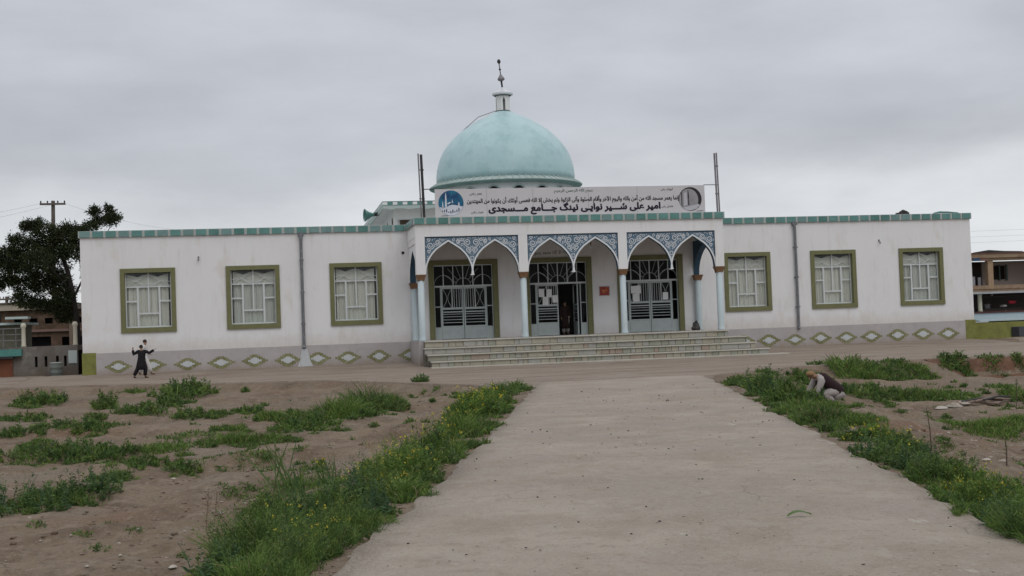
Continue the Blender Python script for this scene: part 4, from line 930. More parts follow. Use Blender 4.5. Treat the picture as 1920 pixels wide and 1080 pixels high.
    if vest_m:
        put('waistcoat', loft([nek-(nek-che)*.3, che+(nek-che)*.3, che, pel.lerp(che, .5), pel, pel+(pel-che)*.30], [(.12,.10), (.20,.145), (.225,.17), (.215,.175), (.23,.19), (.21,.18)]).mesh('waistcoat', [vest_m], True), root)
    return root
BLACKC = mat('black_cloth', (.012,.011,.014), .95, bump=.3, bscale=30); WHITEC = mat('off_white_cloth', (.52,.51,.49), .95, [((.44,.43,.42), 6, .45, .7, .6)], .3, 30)
BROWNS = mat('brown_shoe', (.07,.035,.018), .6); GREYC = mat('grey_cloth', (.30,.27,.26), .95, [((.40,.37,.35), 5, .45, .7, .7)], .3, 25); MAROON = mat('maroon_wool', (.024,.012,.014), .95, bump=.3, bscale=25); TAN = mat('tan_cap', (.25,.155,.075), .9)
# boy in black, arms spread, striding to the right
boy = dict(pelvis=(0,0,.93), chest=(.02,0,1.32), neck=(.02,0,1.48), head=(.0,0,1.62), face=(-.25,.95,0),
    lsh=(-.17,0,1.40), lel=(-.40,.02,1.26), lwr=(-.42,.0,1.50), lhand=(-.42,0,1.60), rsh=(.20,0,1.40), rel=(.42,-.02,1.32), rwr=(.66,-.03,1.46), rhand=(.76,-.03,1.52),
    lhip=(-.09,0,.90), lkn=(-.20,0,.50), lan=(-.40,-.02,.11), ltoe=(-.27,-.02,.03), rhip=(.09,0,.90), rkn=(.20,0,.50), ran=(.16,.02,.09), rtoe=(.34,.02,.03))
zb = lambda x, y: float(base_z(x, y))
person('person', boy, (-5.52, -4.4, zb(-5.5, -4.4)-.0), 0, .86, 'boy in black tunic with both arms spread wide, striding past the wall', BLACKC, BLACKC, BLACKC, tunic=.50)
man = dict(pelvis=(0,0,.95), chest=(.03,0,1.36), neck=(.04,0,1.50), head=(.06,0,1.64), face=(.9,-.42,0),
    lsh=(.0,-.18,1.42), lel=(-.06,-.22,1.14), lwr=(.04,-.26,.92), lhand=(.07,-.26,.83), rsh=(.06,.18,1.42), rel=(.10,.22,1.14), rwr=(.28,.2,1.02), rhand=(.37,.2,.99),
    lhip=(0,-.09,.92), lkn=(.20,-.09,.52), lan=(.33,-.09,.10), ltoe=(.52,-.09,.04), rhip=(0,.09,.92), rkn=(-.05,.09,.50), ran=(-.28,.09,.13), rtoe=(-.16,.09,.03))
person('person', man, (-5.58, -2.6, zb(-5.4, -2.6)), 0, .94, 'dark-haired person in white tunic and trousers walking beside the boy in black', WHITEC, WHITEC, BROWNS, tunic=.50)
stand = dict(pelvis=(0,0,.95), chest=(0,0,1.36), neck=(0,0,1.50), head=(0,-.02,1.64), face=(0,-1,0),
    lsh=(-.18,0,1.42), lel=(-.24,.02,1.14), lwr=(-.22,-.06,.90), lhand=(-.21,-.08,.81), rsh=(.18,0,1.42), rel=(.24,.02,1.14), rwr=(.20,-.1,.93), rhand=(.16,-.14,.86),
    lhip=(-.09,0,.92), lkn=(-.10,-.02,.50), lan=(-.11,0,.09), ltoe=(-.13,-.17,.03), rhip=(.09,0,.92), rkn=(.10,-.02,.50), ran=(.11,0,.09), rtoe=(.14,-.17,.03))
person('person', stand, (15.50, .85, PL), 0, 1.03, 'person in dark clothes standing inside the open doorway', mat('dark_red_cloth', (.03,.016,.016), .95), mat('pale_cloth', (.34,.31,.29), .95), BLACKC, tunic=.62)
kneel = dict(pelvis=(.30,0,.42), chest=(-.04,0,.70), neck=(-.17,0,.76), head=(-.29,-.02,.79), face=(-.8,-.25,-.55),
    lsh=(-.10,-.19,.68), lel=(-.22,-.22,.42), lwr=(-.26,-.16,.16), lhand=(-.27,-.14,.08), rsh=(-.10,.19,.68), rel=(-.24,.22,.42), rwr=(-.34,.16,.16), rhand=(-.36,.15,.08),
    lhip=(.28,-.10,.38), lkn=(-.06,-.17,.34), lan=(.20,-.16,.08), ltoe=(.04,-.17,.03), rhip=(.28,.10,.38), rkn=(-.04,.17,.36), ran=(.22,.16,.08), rtoe=(.06,.17,.03), hem=(.08,0,-.2))
kx, ky = 12.95, -36.4
person('person', kneel, (kx, ky, float(height(kx, ky))-.14), 0, .95, 'person crouched low in the weeds, pale sleeves and dark maroon waistcoat', GREYC, GREYC, BLACKC, hair='cap', hair_m=TAN, vest_m=MAROON, tunic=.2)
# ------------------------------------------------------------------ neighbours left of the mosque
nb = empty('yard_building', (-12.5, 3, -.2), 'low grey yard building with slit openings and cream posts, left of the mosque', 'building')
grimy = mat('grimy_render', (.165,.15,.135), .9, [((.12,.10,.085), .8, .42, .60, .85), ((.29,.27,.245), 1.6, .54, .70, .7), ((.10,.085,.07), 3, .55, .7, .6, (1.5, 1.5, .4))], .4, 25, splash=((.11,.08,.055), -.3, .5, .8))
SLX = [-11.42, -10.95, -10.40, -10.02]
g = MB(); wall_cells(g, -11.95, -9.42, -.5, 1.46, [(x-.07, x+.07, .42, .95) for x in SLX], 3.0, 3.3); g.build('wall', grimy, nb)
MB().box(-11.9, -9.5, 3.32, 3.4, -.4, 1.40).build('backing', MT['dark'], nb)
MB().box(-26, -12.5, 3.0, 3.3, -.5, 1.0).box(-12.499, -11.951, 3.001, 3.3, -.5, 1.459).build('gate_wall', grimy, nb)
rust = mat('rust_brown_gate', (.17,.062,.032), .8, [((.11,.04,.025), 3, .45, .7, .7)])
MB().box(-14.6, -12.53, 2.93, 2.99, -.3, .86).build('gate', rust, nb); MB().box(-14.6, -12.45, 2.6, 2.998, .90, .98).build('gate_canopy', MT['steel_dark'], nb)
MB().box(-15.0, -12.06, 2.72, 3.35, 1.01, 1.36).build('fascia', mat('turquoise_fascia', (.07,.21,.19), .7, [((.10,.26,.23), 3, .45, .7, .6)]), nb)
MB().box(-26, -12.07, 3.36, 9, 1.2, 1.45).box(-12.06, -9.43, 3.41, 9, 1.2, 1.455).build('terrace', grimy, nb)
MB().box(-12.4, -12.05, 2.88, 2.99, -.3, -.02).build('doorstep', MT['cornice'], nb)
MB().box(-9.86, -9.44, 2.95, 2.998, .55, 1.2).build('pale_panel', mat('pale_panel', (.42,.46,.46), .8), nb)
for x in (-12.02, -9.53): 
    g = MB(); g.lathe([(.12, 1.461), (.135, 1.5), (.105, 1.56), (.10, 2.4), (.14, 2.48), (.14, 2.56), (.07, 2.66)], (x, 3.15, 0), 12); g.build('post', mat('cream_post', (.50,.47,.38), .8), nb, True)
g = MB()
for z in (1.8, 2.1, 2.4): g.tube([(-16, 3.2, z), (-12.15, 3.2, z)], .02, 5)
for x in np.arange(-16, -12.2, .6): g.tube([(x, 3.2, 1.46), (x, 3.2, 2.42)], .018, 5)
g.build('railing', MT['steel'], nb)
MB().box(-16, -12.25, 5, 8.5, 2.62, 2.74).box(-13.1, -12.0, 4.2, 5.0, 2.9, 3.02).build('canopy', mat('pale_teal_canopy', (.42,.50,.48), .7), nb)
MB().box(-15.9, -12.6, 5.6, 8.4, 1.46, 2.6).build('cabin', mat('olive_cabin', (.17,.165,.12), .8, [((.10,.10,.08), 2, .45, .65, .8)]), nb)
# brown house behind the yard
bh = empty('brown_house', (-13, 13, -.2), 'long brown brick house with cream parapet behind the yard wall', 'house')
brk = mat('brown_brickwork', (.145,.095,.065), .9, [((.09,.06,.042), 1.2, .45, .65, .8), ((.25,.18,.13), 3, .5, .7, .6)], .4, 20)
NX = [-14.2+.85*k for k in range(7)]
g = MB(); wall_cells(g, -24, -7.5, -.4, 3.55, [(x-.22, x+.22, 2.75, 3.08) for x in NX if x < -8]+[(-14.5, -12.4, .3, 2.0), (-11.8, -9.2, .3, 1.95)], 13, 13.3); g.build('wall', brk, bh)
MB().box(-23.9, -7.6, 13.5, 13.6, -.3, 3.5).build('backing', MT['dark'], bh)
MB().box(-24, -7.5, 12.86, 12.99, 2.28, 2.42).build('ledge', mat('pinkish_ledge', (.27,.18,.15), .9), bh)
MB().box(-11.35, -10.95, 12.8, 12.995, -.3, 3.6).build('pier', mat('tan_pier', (.27,.21,.16), .9), bh)
MB().box(-24.2, -11.4, 12.7, 19, 3.56, 3.95).build('parapet', mat('cream_parapet', (.46,.41,.33), .9, [((.36,.30,.24), 1.5, .45, .7, .7)]), bh)
MB().box(-11.39, -7.4, 12.8, 19, 3.56, 3.75).build('flat_roof', grimy, bh); MB().box(-24.3, -11.3, 12.6, 19.1, 3.951, 4.02).build('coping', grimy, bh)
MB().box(-19, -14.9, 10.5, 12, 2.9, 3.45).build('dark_shed_roof', MT['steel_dark'], bh)
# steel drum and pale tank by the trunk
dr = empty('drum', (-10.3, 2.2, -.2), 'grey steel drum standing against the yard wall', 'drum')
g = MB(); g.lathe([(.30, -.2), (.30, .10), (.315, .12), (.30, .14), (.30, .36), (.315, .38), (.30, .40), (.30, .62)], (-10.32, 2.2, 0), 20, False); g.build('shell', mat('grey_drum', (.115,.135,.125), .6, [((.19,.19,.17), 3, .45, .65, .7)], metal=.1), dr, True); MB().lathe([(.31, .60), (.31, .635), (.285, .64), (.28, .61)], (-10.32, 2.2, 0), 20).build('rim', MT['cornice'], dr)
# ------------------------------------------------------------------ shop building right of the mosque
sh = empty('shop_building', (48, 6, -.2), 'two-storey shop building with open galleries beyond the right corner', 'building')
tanp = mat('tan_plaster', (.27,.19,.125), .9, [((.20,.13,.085), 2, .45, .65, .8), ((.36,.27,.19), 4, .5, .7, .5)], .3, 25)
x0, x1, y0 = 40.75, 62, 4.0
MB().box(38.6, x1, .25, .55, -.5, .86).build('base_wall', MT['olive_dull'], sh)
MB().box(38.56, 39.5, .22, .57, .861, .92).build('base_coping', MT['cornice'], sh)
MB().box(40.9, 42.6, .19, .25, .02, .56).build('basement_window', mat('slate_glass', (.05,.055,.065), .25, spec=.5), sh); MB().box(40.85, 41.3, .17, .19, .04, .54).build('basement_vent', MT['dark'], sh)
MB().box(39.0, x1, .3, y0+.3, .92, 1.0).box(40.3, x1, y0-.04, y0+.06, .85, 1.36).build('parapet_band', mat('pale_blue_band', (.42,.50,.53), .8, [((.36,.44,.46), 2, .45, .7, .6)]), sh)
MB().box(40.3, x1, y0-.12, y0+.2, 1.361, 1.46).build('sill_band', mat('maroon_sill', (.085,.035,.032), .8), sh)
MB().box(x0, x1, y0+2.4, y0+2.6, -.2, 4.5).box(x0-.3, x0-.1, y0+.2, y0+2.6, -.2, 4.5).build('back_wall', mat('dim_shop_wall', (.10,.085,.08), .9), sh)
MB().box(x0-.3, x1, y0+.0, y0+2.6, 2.62, 2.78).box(x0-.3, x1, y0, y0+2.6, 1.2, 1.3).build('gallery_floor', tanp, sh)
MB().box(x0-.3, x1, y0-.55, y0-.01, 2.50, 2.62).build('awning', mat('pale_awning', (.36,.37,.38), .9, [((.28,.27,.27), 2, .45, .65, .8)]), sh)
MB().box(x0-.3, x1, y0-.05, y0+.05, 2.781, 3.0).build('gallery_rail', tanp, sh)
for a in np.arange(42.05, x1, 3.4): MB().box(a-.17, a+.17, y0-.06, y0+.25, 2.782, 4.55).build('gallery_post', mat('tan_post', (.33,.23,.145), .9, [((.25,.16,.10), 3, .45, .7, .7)]) if a < 42.1 else tanp, sh)
for a in np.arange(41.32, x1, 3.4): MB().lathe([(.15, 1.461), (.13, 1.55), (.12, 2.4), (.15, 2.499)], (a, y0+.05, 0), 12).build('shop_column', mat('cream_column', (.50,.48,.38), .8) if a < 41.4 else tanp, sh, True)
MB().box(x0-.4, x1, y0-.25, y0+2.8, 4.62, 4.86).box(x0-.3, x1, y0-.1, y0+.1, 4.45, 4.619).build('roof', tanp, sh); MB().box(x0-.45, x1, y0-.3, y0+2.9, 4.861, 4.93).build('roof_edge', mat('brown_roof_edge', (.11,.06,.05), .9), sh)
g = MB(); g.tube([(41.2, y0+.3, 4.95), (42.2, y0+.3, 5.03), (43.2, y0+.3, 4.97), (44.4, y0+.3, 4.96)], [.03, .08, .06, .03], 6); g.build('roof_ridge', MT['steel_dark'], sh)
MB().box(40.9, 41.35, y0-.12, y0-.101, 4.46, 4.74).build('shop_sign', mat('blue_sign', (.06,.16,.30), .6), sh); MB().box(41.36, 41.9, y0-.12, y0-.101, 4.47, 4.72).build('shop_sign', mat('pink_sign', (.32,.19,.16), .7), sh)
MB().box(40.85, 41.35, y0+.5, y0+.55, 2.79, 3.55).box(41.6, 41.8, y0+.6, y0+.65, 2.79, 3.5).build('hanging_cloth', mat('pale_hanging_cloth', (.34,.33,.35), .9), sh)
g = MB(); wall_cells(g, 42.3, 45.3, 2.79, 4.44, [(43.0, 43.85, 3.35, 4.2)], y0+1.3, y0+1.4); g.build('gallery_partition', mat('dusty_partition', (.26,.215,.19), .9), sh)
MB().box(42.9, 43.0, y0+1.2, y0+1.29, 3.3, 4.25).box(43.85, 43.95, y0+1.2, y0+1.29, 3.3, 4.25).box(43.38, 43.45, y0+1.2, y0+1.29, 3.3, 4.25).build('gallery_window', mat('dark_green_frame', (.06,.085,.075), .6), sh)
goods = [('shop_goods', 'red cloth piled in the open shop beyond the right corner', (43.75, 4.6, 1.95), (.28, .25, .14), (.40, .03, .05)), ('shop_goods', 'white bundle in the dark open shop beyond the right corner', (43.2, 4.6, 1.75), (.16, .2, .10), (.60, .58, .54)), ('shop_goods', 'grey bundle on the shop floor near the cream column', (42.1, 4.7, 1.75), (.22, .2, .2), (.16, .15, .15)), ('shop_goods', 'small pale sack near the top of the shop opening', (42.5, 4.7, 2.42), (.09, .1, .08), (.4, .38, .33)), ('shop_goods', 'brown sack low in the shop behind the maroon sill', (43.25, 4.55, 1.46), (.2, .2, .14), (.22, .16, .11))]
for nm, lab, c, s_, colr in goods:
    tag(rock(nm, (c[0], c[1], 1.3+s_[2]*.5 if c[2] < 1.6 else c[2]), s_, mat('goods_%d' % int(colr[0]*100), colr, .9), int(c[0]*10)), lab, 'goods', 'goods in the open shop')
MB().box(41.6, 45.2, y0+.45, y0+.9, 1.301, 1.62).box(41.6, 45.2, y0+.5, y0+.9, 2.3, 2.34).build('shelf', mat('dark_shelf', (.05,.04,.035), .9), sh)
# ------------------------------------------------------------------ utility poles and wires
def utility_pole(x, y, h, arm, lab, lean=0.0):
    p = empty('utility_pole', (x, y, 0), lab, 'utility pole', 'utility poles behind the yard')
    pm = mat('weathered_pole', (.10,.085,.075), .9, [((.15,.13,.11), 3, .45, .7, .7)])
    MB().tube([(x, y, -.3), (x+lean, y, h)], [.17, .13], 8).build('shaft', pm, p)
    MB().box(x+lean-arm/2, x+lean+arm/2, y-.24, y-.13, h-.32, h-.18).build('crossarm', pm, p)
    for k in (-.46, -.2, .2, .46): MB().lathe([(.03, 0), (.055, .06), (.055, .12), (.03, .17)], (x+lean+arm*k, y-.185, h-.18), 8).build('insulator', MT['steel_dark'], p)
    return p
utility_pole(-15.1, 30, 11.75, 1.75, 'tall utility pole with crossarm rising behind the dark tree', .15); utility_pole(-22.3, 50, 5.75, 1.1, 'small far utility pole left of the dark tree')
wire_m = MT['steel_dark']
def wire(a, b, sag, lab):
    a, b = Vector(a), Vector(b); pts = [a.lerp(b, t)-Vector((0, 0, sag*4*t*(1-t))) for t in np.linspace(0, 1, 17)]
    tag(MB().tube(pts, .005, 4).build('power_line', wire_m, None, world=a), lab, 'power line', 'overhead wires')
wire((-15.75, 29.8, 11.55), (-34, 10, 7.4), .7, 'upper overhead wire sloping left from the tall pole'); wire((-14.6, 29.8, 11.55), (-34, 9, 6.6), .8, 'lower overhead wire sloping left from the tall pole'); wire((-14.2, 29.8, 11.55), (-6, 45, 10.6), .4, 'overhead wire running from the tall pole behind the mosque roof')
for k in range(3): wire((30, 40, 8.1+.55*k), (80, 40, 8.1+.5*k), .5, ['lowest', 'middle', 'topmost'][k]+' of the three faint wires above the shop roof')
# ------------------------------------------------------------------ vegetation
def leaf_mat(name, rough=.75, spec=.15, trans=.22):
    M = bpy.data.materials.new(name); M.use_nodes = True; t = M.node_tree; b = t.nodes['Principled BSDF']
    at = t.nodes.new('ShaderNodeAttribute'); at.attribute_name = 'tint'
    b.inputs['Roughness'].default_value = rough; b.inputs['Specular IOR Level'].default_value = spec
    t.links.new(at.outputs['Color'], b.inputs['Base Color'])
    tl = t.nodes.new('ShaderNodeBsdfTranslucent'); t.links.new(at.outputs['Color'], tl.inputs['Color'])
    mxs = t.nodes.new('ShaderNodeMixShader'); mxs.inputs[0].default_value = trans
    t.links.new(b.outputs[0], mxs.inputs[1]); t.links.new(tl.outputs[0], mxs.inputs[2]); t.links.new(mxs.outputs[0], t.nodes['Material Output'].inputs['Surface'])
    return M
MT['weed'] = leaf_mat('weed_leaf'); MT['needle'] = leaf_mat('needle_leaf', .8, .1, .12)
RG = np.random.default_rng(5)
class Veg:
    def __init__(s): s.q = []; s.qt = []
    def leaves(s, p, d, l, w, tint, side=None):
        """diamond leaves: base points p, directions d, lengths l, widths w"""
        d = d/np.maximum(np.linalg.norm(d, axis=1, keepdims=True), 1e-6)
        r = RG.normal(size=d.shape) if side is None else side
        sd = np.cross(d, r); sd /= np.maximum(np.linalg.norm(sd, axis=1, keepdims=True), 1e-6)
        mid = p+d*(l*.45)[:, None]; e = sd*(w*.5)[:, None]
        s.q.append(np.stack([p, mid+e, p+d*l[:, None], mid-e], 1)); s.qt.append(np.repeat(tint[:, None, :], 4, 1))
    def blades(s, p, d, l, w, tint, droop):
        """grass blades in two pieces, the upper one bent over"""
        d = d/np.maximum(np.linalg.norm(d, axis=1, keepdims=True), 1e-6)
        r = RG.normal(size=d.shape); r[:, 2] *= .2
        sd = np.cross(d, r); sd /= np.maximum(np.linalg.norm(sd, axis=1, keepdims=True), 1e-6)
        mid = p+d*(l*.55)[:, None]; d2 = d.copy(); h = d[:, :2]/np.maximum(np.linalg.norm(d[:, :2], axis=1, keepdims=True), 1e-3)
        d2[:, :2] += h*droop[:, None]; d2[:, 2] -= droop*.6; d2 /= np.linalg.norm(d2, axis=1, keepdims=True)
        tip = mid+d2*(l*.5)[:, None]; e = sd*(w*.5)[:, None]
        s.q.append(np.stack([p-e*.7, p+e*.7, mid+e, mid-e], 1)); s.qt.append(np.repeat(tint[:, None, :], 4, 1))
        s.q.append(np.stack([mid-e, mid+e, tip+e*.08, tip-e*.08], 1)); s.qt.append(np.repeat(tint[:, None, :], 4, 1))
    def build(s, name, M, world=(0, 0, 0), parent=None):
        q = np.concatenate(s.q); t = np.concatenate(s.qt); n = len(q)
        v = q.reshape(-1, 3)-np.array(world); me = big_mesh(name, v, np.arange(n*4).reshape(n, 4), [], M, t.reshape(-1, 3))
        return link(bpy.data.objects.new(name, me), parent, world)
GREENS = np.array([(.076,.132,.034), (.102,.162,.042), (.060,.112,.034), (.132,.182,.050), (.108,.150,.060)])
FRESH = np.array([(.130,.205,.044), (.158,.220,.056), (.100,.178,.040), (.088,.150,.038)])
DRY = np.array([(.27,.215,.12), (.32,.26,.16), (.22,.16,.09)]); YEL = np.array([(.50,.40,.035), (.56,.47,.06), (.42,.36,.05)])
def clump(vg, x, y, rx, h, kind, dens=1.0):
    dist = math.hypot(x-CAM.x, y-CAM.y); z0 = lambda X_, Y_: np.maximum(height(X_, Y_), np.where((X_ > .26*Y_+15.25) & (X_ < .26*Y_+20.5) & (Y_ < -25), -.2, -9))-.02
    lw = max(.0065, .00062*dist); ry = rx*1.15
    def disc(n, pw=.62):
        a = RG.uniform(0, 2*np.pi, n); rr = RG.uniform(0, 1, n)**pw; rr *= 1+.22*np.sin(3*a+x*7)+.15*np.sin(5*a+y*5)
        return x+rx*rr*np.cos(a), y+ry*rr*np.sin(a), np.clip(rr, 0, 1.3), a
    def tints(pal, n, var=.22):
        c = pal[RG.integers(0, len(pal), n)]*(1+RG.uniform(-var, var, (n, 1)))
        return c
    area = 2*rx*h
    if kind in 'gm':
        hh = h if kind == 'g' else h*.55
        n = int(np.clip(5.2*dens*area/(hh*lw*.6), 60, 5200)); X_, Y_, rr, a = disc(n)
        H = hh*(1-.45*rr**2)*RG.uniform(.45, 1.12, n); lean = RG.normal(0, .34, (n, 3)); lean[:, 2] = 1
        lean[:, 0] += .35*rr*np.cos(a); lean[:, 1] += .35*rr*np.sin(a)
        pal = FRESH if kind == 'm' or RG.random() < .6 else GREENS
        tn = tints(pal, n); dry = RG.random(n) < .05; tn[dry] = tints(DRY, dry.sum())
        vg.blades(np.stack([X_, Y_, z0(X_, Y_)], 1), lean, H, np.full(n, lw)*RG.uniform(.7, 1.5, n), tn, RG.uniform(0, .9, n))
        if kind == 'g':                                      # a few broad leaves low down
            k = n//3; X_, Y_, rr, a = disc(k); d = RG.normal(0, .6, (k, 3)); d[:, 2] = np.abs(d[:, 2])+.25
            zz = z0(X_, Y_)+RG.uniform(0, .6, k)*h*(1-.5*rr**2)
            vg.leaves(np.stack([X_, Y_, zz], 1), d, RG.uniform(3, 6, k)*lw, RG.uniform(1.2, 2.2, k)*lw, tints(GREENS, k))
    elif kind in 'fy':
        ns = int(np.clip(dens*area*330/max(1, dist/12)**1.1, 14, 260)); X_, Y_, rr, a = disc(ns)
        H = h*(1-.5*rr**2)*RG.uniform(.5, 1.1, ns); lean = RG.normal(0, .25, (ns, 3)); lean[:, 2] = 1; lean[:, 0] += .5*rr*np.cos(a); lean[:, 1] += .5*rr*np.sin(a)
        base = np.stack([X_, Y_, z0(X_, Y_)], 1); lean /= np.linalg.norm(lean, axis=1, keepdims=True)
        st = tints(GREENS if kind == 'f' or RG.random() < .5 else FRESH, ns, .3)
        vg.blades(base, lean, H, np.full(ns, lw*.7), st, RG.uniform(0, .3, ns))
        nl = int(np.clip(5.5*dens*area/(ns*lw*5*lw*1.4*.5), 8, 60)); idx = np.repeat(np.arange(ns), nl); n = len(idx)
        t = RG.uniform(.08, 1, n)**.8; sp = H[idx]*.30*(1.05-t)+.02
        p = base[idx]+lean[idx]*(H[idx]*t)[:, None]+RG.normal(0, .5, (n, 3))*sp[:, None]*np.array([1, 1, .5])
        d = RG.normal(0, .7, (n, 3)); d[:, 2] += .55
        vg.leaves(p, d, RG.uniform(2.5, 6.5, n)*lw, RG.uniform(.8, 1.7, n)*lw, st[idx]*(1+RG.uniform(-.25, .25, (n, 1))))
        k = max(6, n//14); X_, Y_, rr, a = disc(k, .5); d = RG.normal(0, .5, (k, 3)); d[:, 2] = 1.
        vg.blades(np.stack([X_, Y_, z0(X_, Y_)], 1), d, h*RG.uniform(.4, .95, k), np.full(k, lw), tints(FRESH, k), RG.uniform(0, .8, k))
        if kind == 'y':
            nf = int(np.clip(area*190/max(1, dist/11)**.9, 9, 52)); hs = RG.integers(0, ns, nf)
            tip = base[hs]+lean[hs]*(H[hs]*RG.uniform(.95, 1.25, nf))[:, None]+RG.normal(0, .05, (nf, 3))*np.array([1, 1, .4])
            fw = max(.013, .0011*dist)
            vg.blades(tip-np.array([0, 0, 1])*.10, np.tile([0., 0, 1], (nf, 1))+RG.normal(0, .2, (nf, 3)), np.full(nf, .11), np.full(nf, lw*.6), tints(FRESH, nf), np.zeros(nf))
            for _ in range(3): vg.leaves(tip+RG.normal(0, .012, (nf, 3)), RG.normal(0, .6, (nf, 3))+np.array([0, -.3, .3]), np.full(nf, fw*1.5)*RG.uniform(.7, 1.4, nf), np.full(nf, fw)*RG.uniform(.8, 1.3, nf), tints(YEL, nf, .15))
    elif kind == 'h':                                        # tall broad-leaved herb
        ns = int(np.clip(dens*area*150, 5, 40)); X_, Y_, rr, a = disc(ns, .5); H = h*RG.uniform(.65, 1.35, ns)*(1-.3*rr)
        base = np.stack([X_, Y_, z0(X_, Y_)], 1); lean = RG.normal(0, .2, (ns, 3)); lean[:, 2] = 1; lean /= np.linalg.norm(lean, axis=1, keepdims=True)
        st = tints(np.array([(.055,.105,.050), (.075,.125,.050), (.095,.150,.045)]), ns, .25); vg.blades(base, lean, H, np.full(ns, lw*1.1), st, RG.uniform(0, .3, ns))
        nl = 26; idx = np.repeat(np.arange(ns), nl); n = len(idx); t = RG.uniform(.05, 1, n); p = base[idx]+lean[idx]*(H[idx]*t)[:, None]
        d = RG.normal(0, 1, (n, 3)); d[:, 2] = RG.uniform(-.1, .9, n); sz = (1.25-t)*RG.uniform(.7, 1.3, n)
        vg.leaves(p, d, np.maximum(.085*sz, 4*lw), np.maximum(.024*sz, 1.5*lw), st[idx]*(1+RG.uniform(-.2, .2, (n, 1))))
        clump(vg, x, y, rx*.9, h*.45, 'f', .7)
    elif kind == 'd':
        n = int(np.clip(26*dens, 12, 60)); X_, Y_, rr, a = disc(n); lean = RG.normal(0, .3, (n, 3)); lean[:, 2] = 1
        vg.blades(np.stack([X_, Y_, z0(X_, Y_)], 1), lean, h*RG.uniform(.5, 1.2, n), np.full(n, lw*.55), tints(DRY, n), RG.uniform(0, .8, n))
    elif kind == 'b':
        n = 16; X_, Y_, rr, a = disc(n); lean = RG.normal(0, .3, (n, 3)); lean[:, 2] = 1; lean[:, 0] -= .25
        vg.blades(np.stack([X_, Y_, z0(X_, Y_)], 1), lean, h*RG.uniform(.75, 1.35, n), np.full(n, .022)*RG.uniform(.7, 1.2, n), tints(GREENS*1.1, n), RG.uniform(-.1, .35, n))
LF = [(-7.76,-16.5,0.85,0.57,'f'),(-4.65,-22.58,0.4,0.57,'f'),(-4.98,-12.65,0.5,0.29,'g'),(-2.78,-16.56,1.01,0.7,'f'),(-2.94,-22.13,0.51,0.44,'f'),(-3.11,-26.86,0.63,0.3,'f'),(-4.26,-27.89,0.26,0.23,'g'),(-1.67,-28.4,0.52,0.29,'f'),(-0.91,-28.54,0.32,0.2,'g'),(-6.39,-27.53,0.55,0.26,'f'),(-4.73,-30.07,0.84,0.27,'f'),(-3.82,-32.76,0.37,0.2,'f'),(-4.87,-32.52,0.22,0.17,'g'),(-5.37,-32.93,0.32,0.27,'f'),(-3.53,-32.68,0.23,0.18,'g'),(-4.34,-35.79,0.22,0.16,'g'),(-3.98,-38.3,0.61,0.24,'f'),(-3.15,-38.03,0.62,0.33,'f'),(-2.21,-38.83,0.55,0.22,'f'),(-1.65,-38.05,0.52,0.25,'g'),(-1.76,-40.86,0.24,0.15,'f'),(-1.5,-41.1,0.27,0.16,'f'),(-0.91,-41.91,0.32,0.21,'f'),(-3.68,-38.59,0.1,0.09,'g'),(-2.59,-46.4,0.45,0.47,'h'),(-2.3,-45.44,0.29,0.29,'f'),(-1.92,-45.22,0.47,0.37,'h'),(-1.98,-42.17,0.26,0.23,'g'),(-0.28,-36.41,0.52,0.36,'g'),(0.22,-36.49,0.34,0.22,'g'),(0.61,-36.79,0.18,0.18,'g'),(0.96,-36.87,0.18,0.11,'g'),(3.07,-28.28,0.74,0.92,'g'),(2.16,-32.02,0.73,0.73,'g'),(1.5,-31.91,0.73,0.48,'g'),(0.92,-31.56,0.6,0.37,'g'),(0.4,-31.56,0.32,0.32,'g'),(1.3,-34.98,0.53,0.29,'f'),(0.84,-34.03,0.25,0.2,'f'),(2.18,-31.63,0.3,0.3,'f'),(-0.19,-26.08,0.4,0.28,'f'),(3.67,-28.17,0.45,0.45,'f'),(0.26,-41.56,0.46,0.07,'g'),(2.58,-33.65,0.3,0.2,'f'),(-0.36,-34.03,0.29,0.17,'g'),(-0.74,-33.57,0.17,0.1,'g'),(-1.5,-34.68,0.83,0.07,'g'),(-0.82,-37.41,0.19,0.11,'g'),(-0.27,-28.67,0.14,0.12,'g'),(2.73,-35.05,0.12,0.1,'g'),(0.06,-45.82,0.2,0.06,'g'),(1.21,-42.95,0.26,0.07,'g'),(1.31,-42.44,0.14,0.07,'y'),(0.89,-45.46,0.45,0.12,'g'),(-0.61,-16.25,0.16,0.24,'g'),(0.44,-41.61,0.09,0.11,'g'),(3.66,-34.23,0.12,0.1,'g'),(5.15,-23.01,0.52,0.17,'d'),(5.68,-22.95,0.52,0.21,'d'),(2.41,-45.78,0.15,0.18,'y'),(1.9,-45.56,0.11,0.15,'y'),(1.49,-46.25,0.12,0.1,'y'),(2.63,-41.64,0.28,0.17,'d'),(2.16,-41.74,0.13,0.2,'d'),(4.01,-34.41,0.3,0.2,'d')]
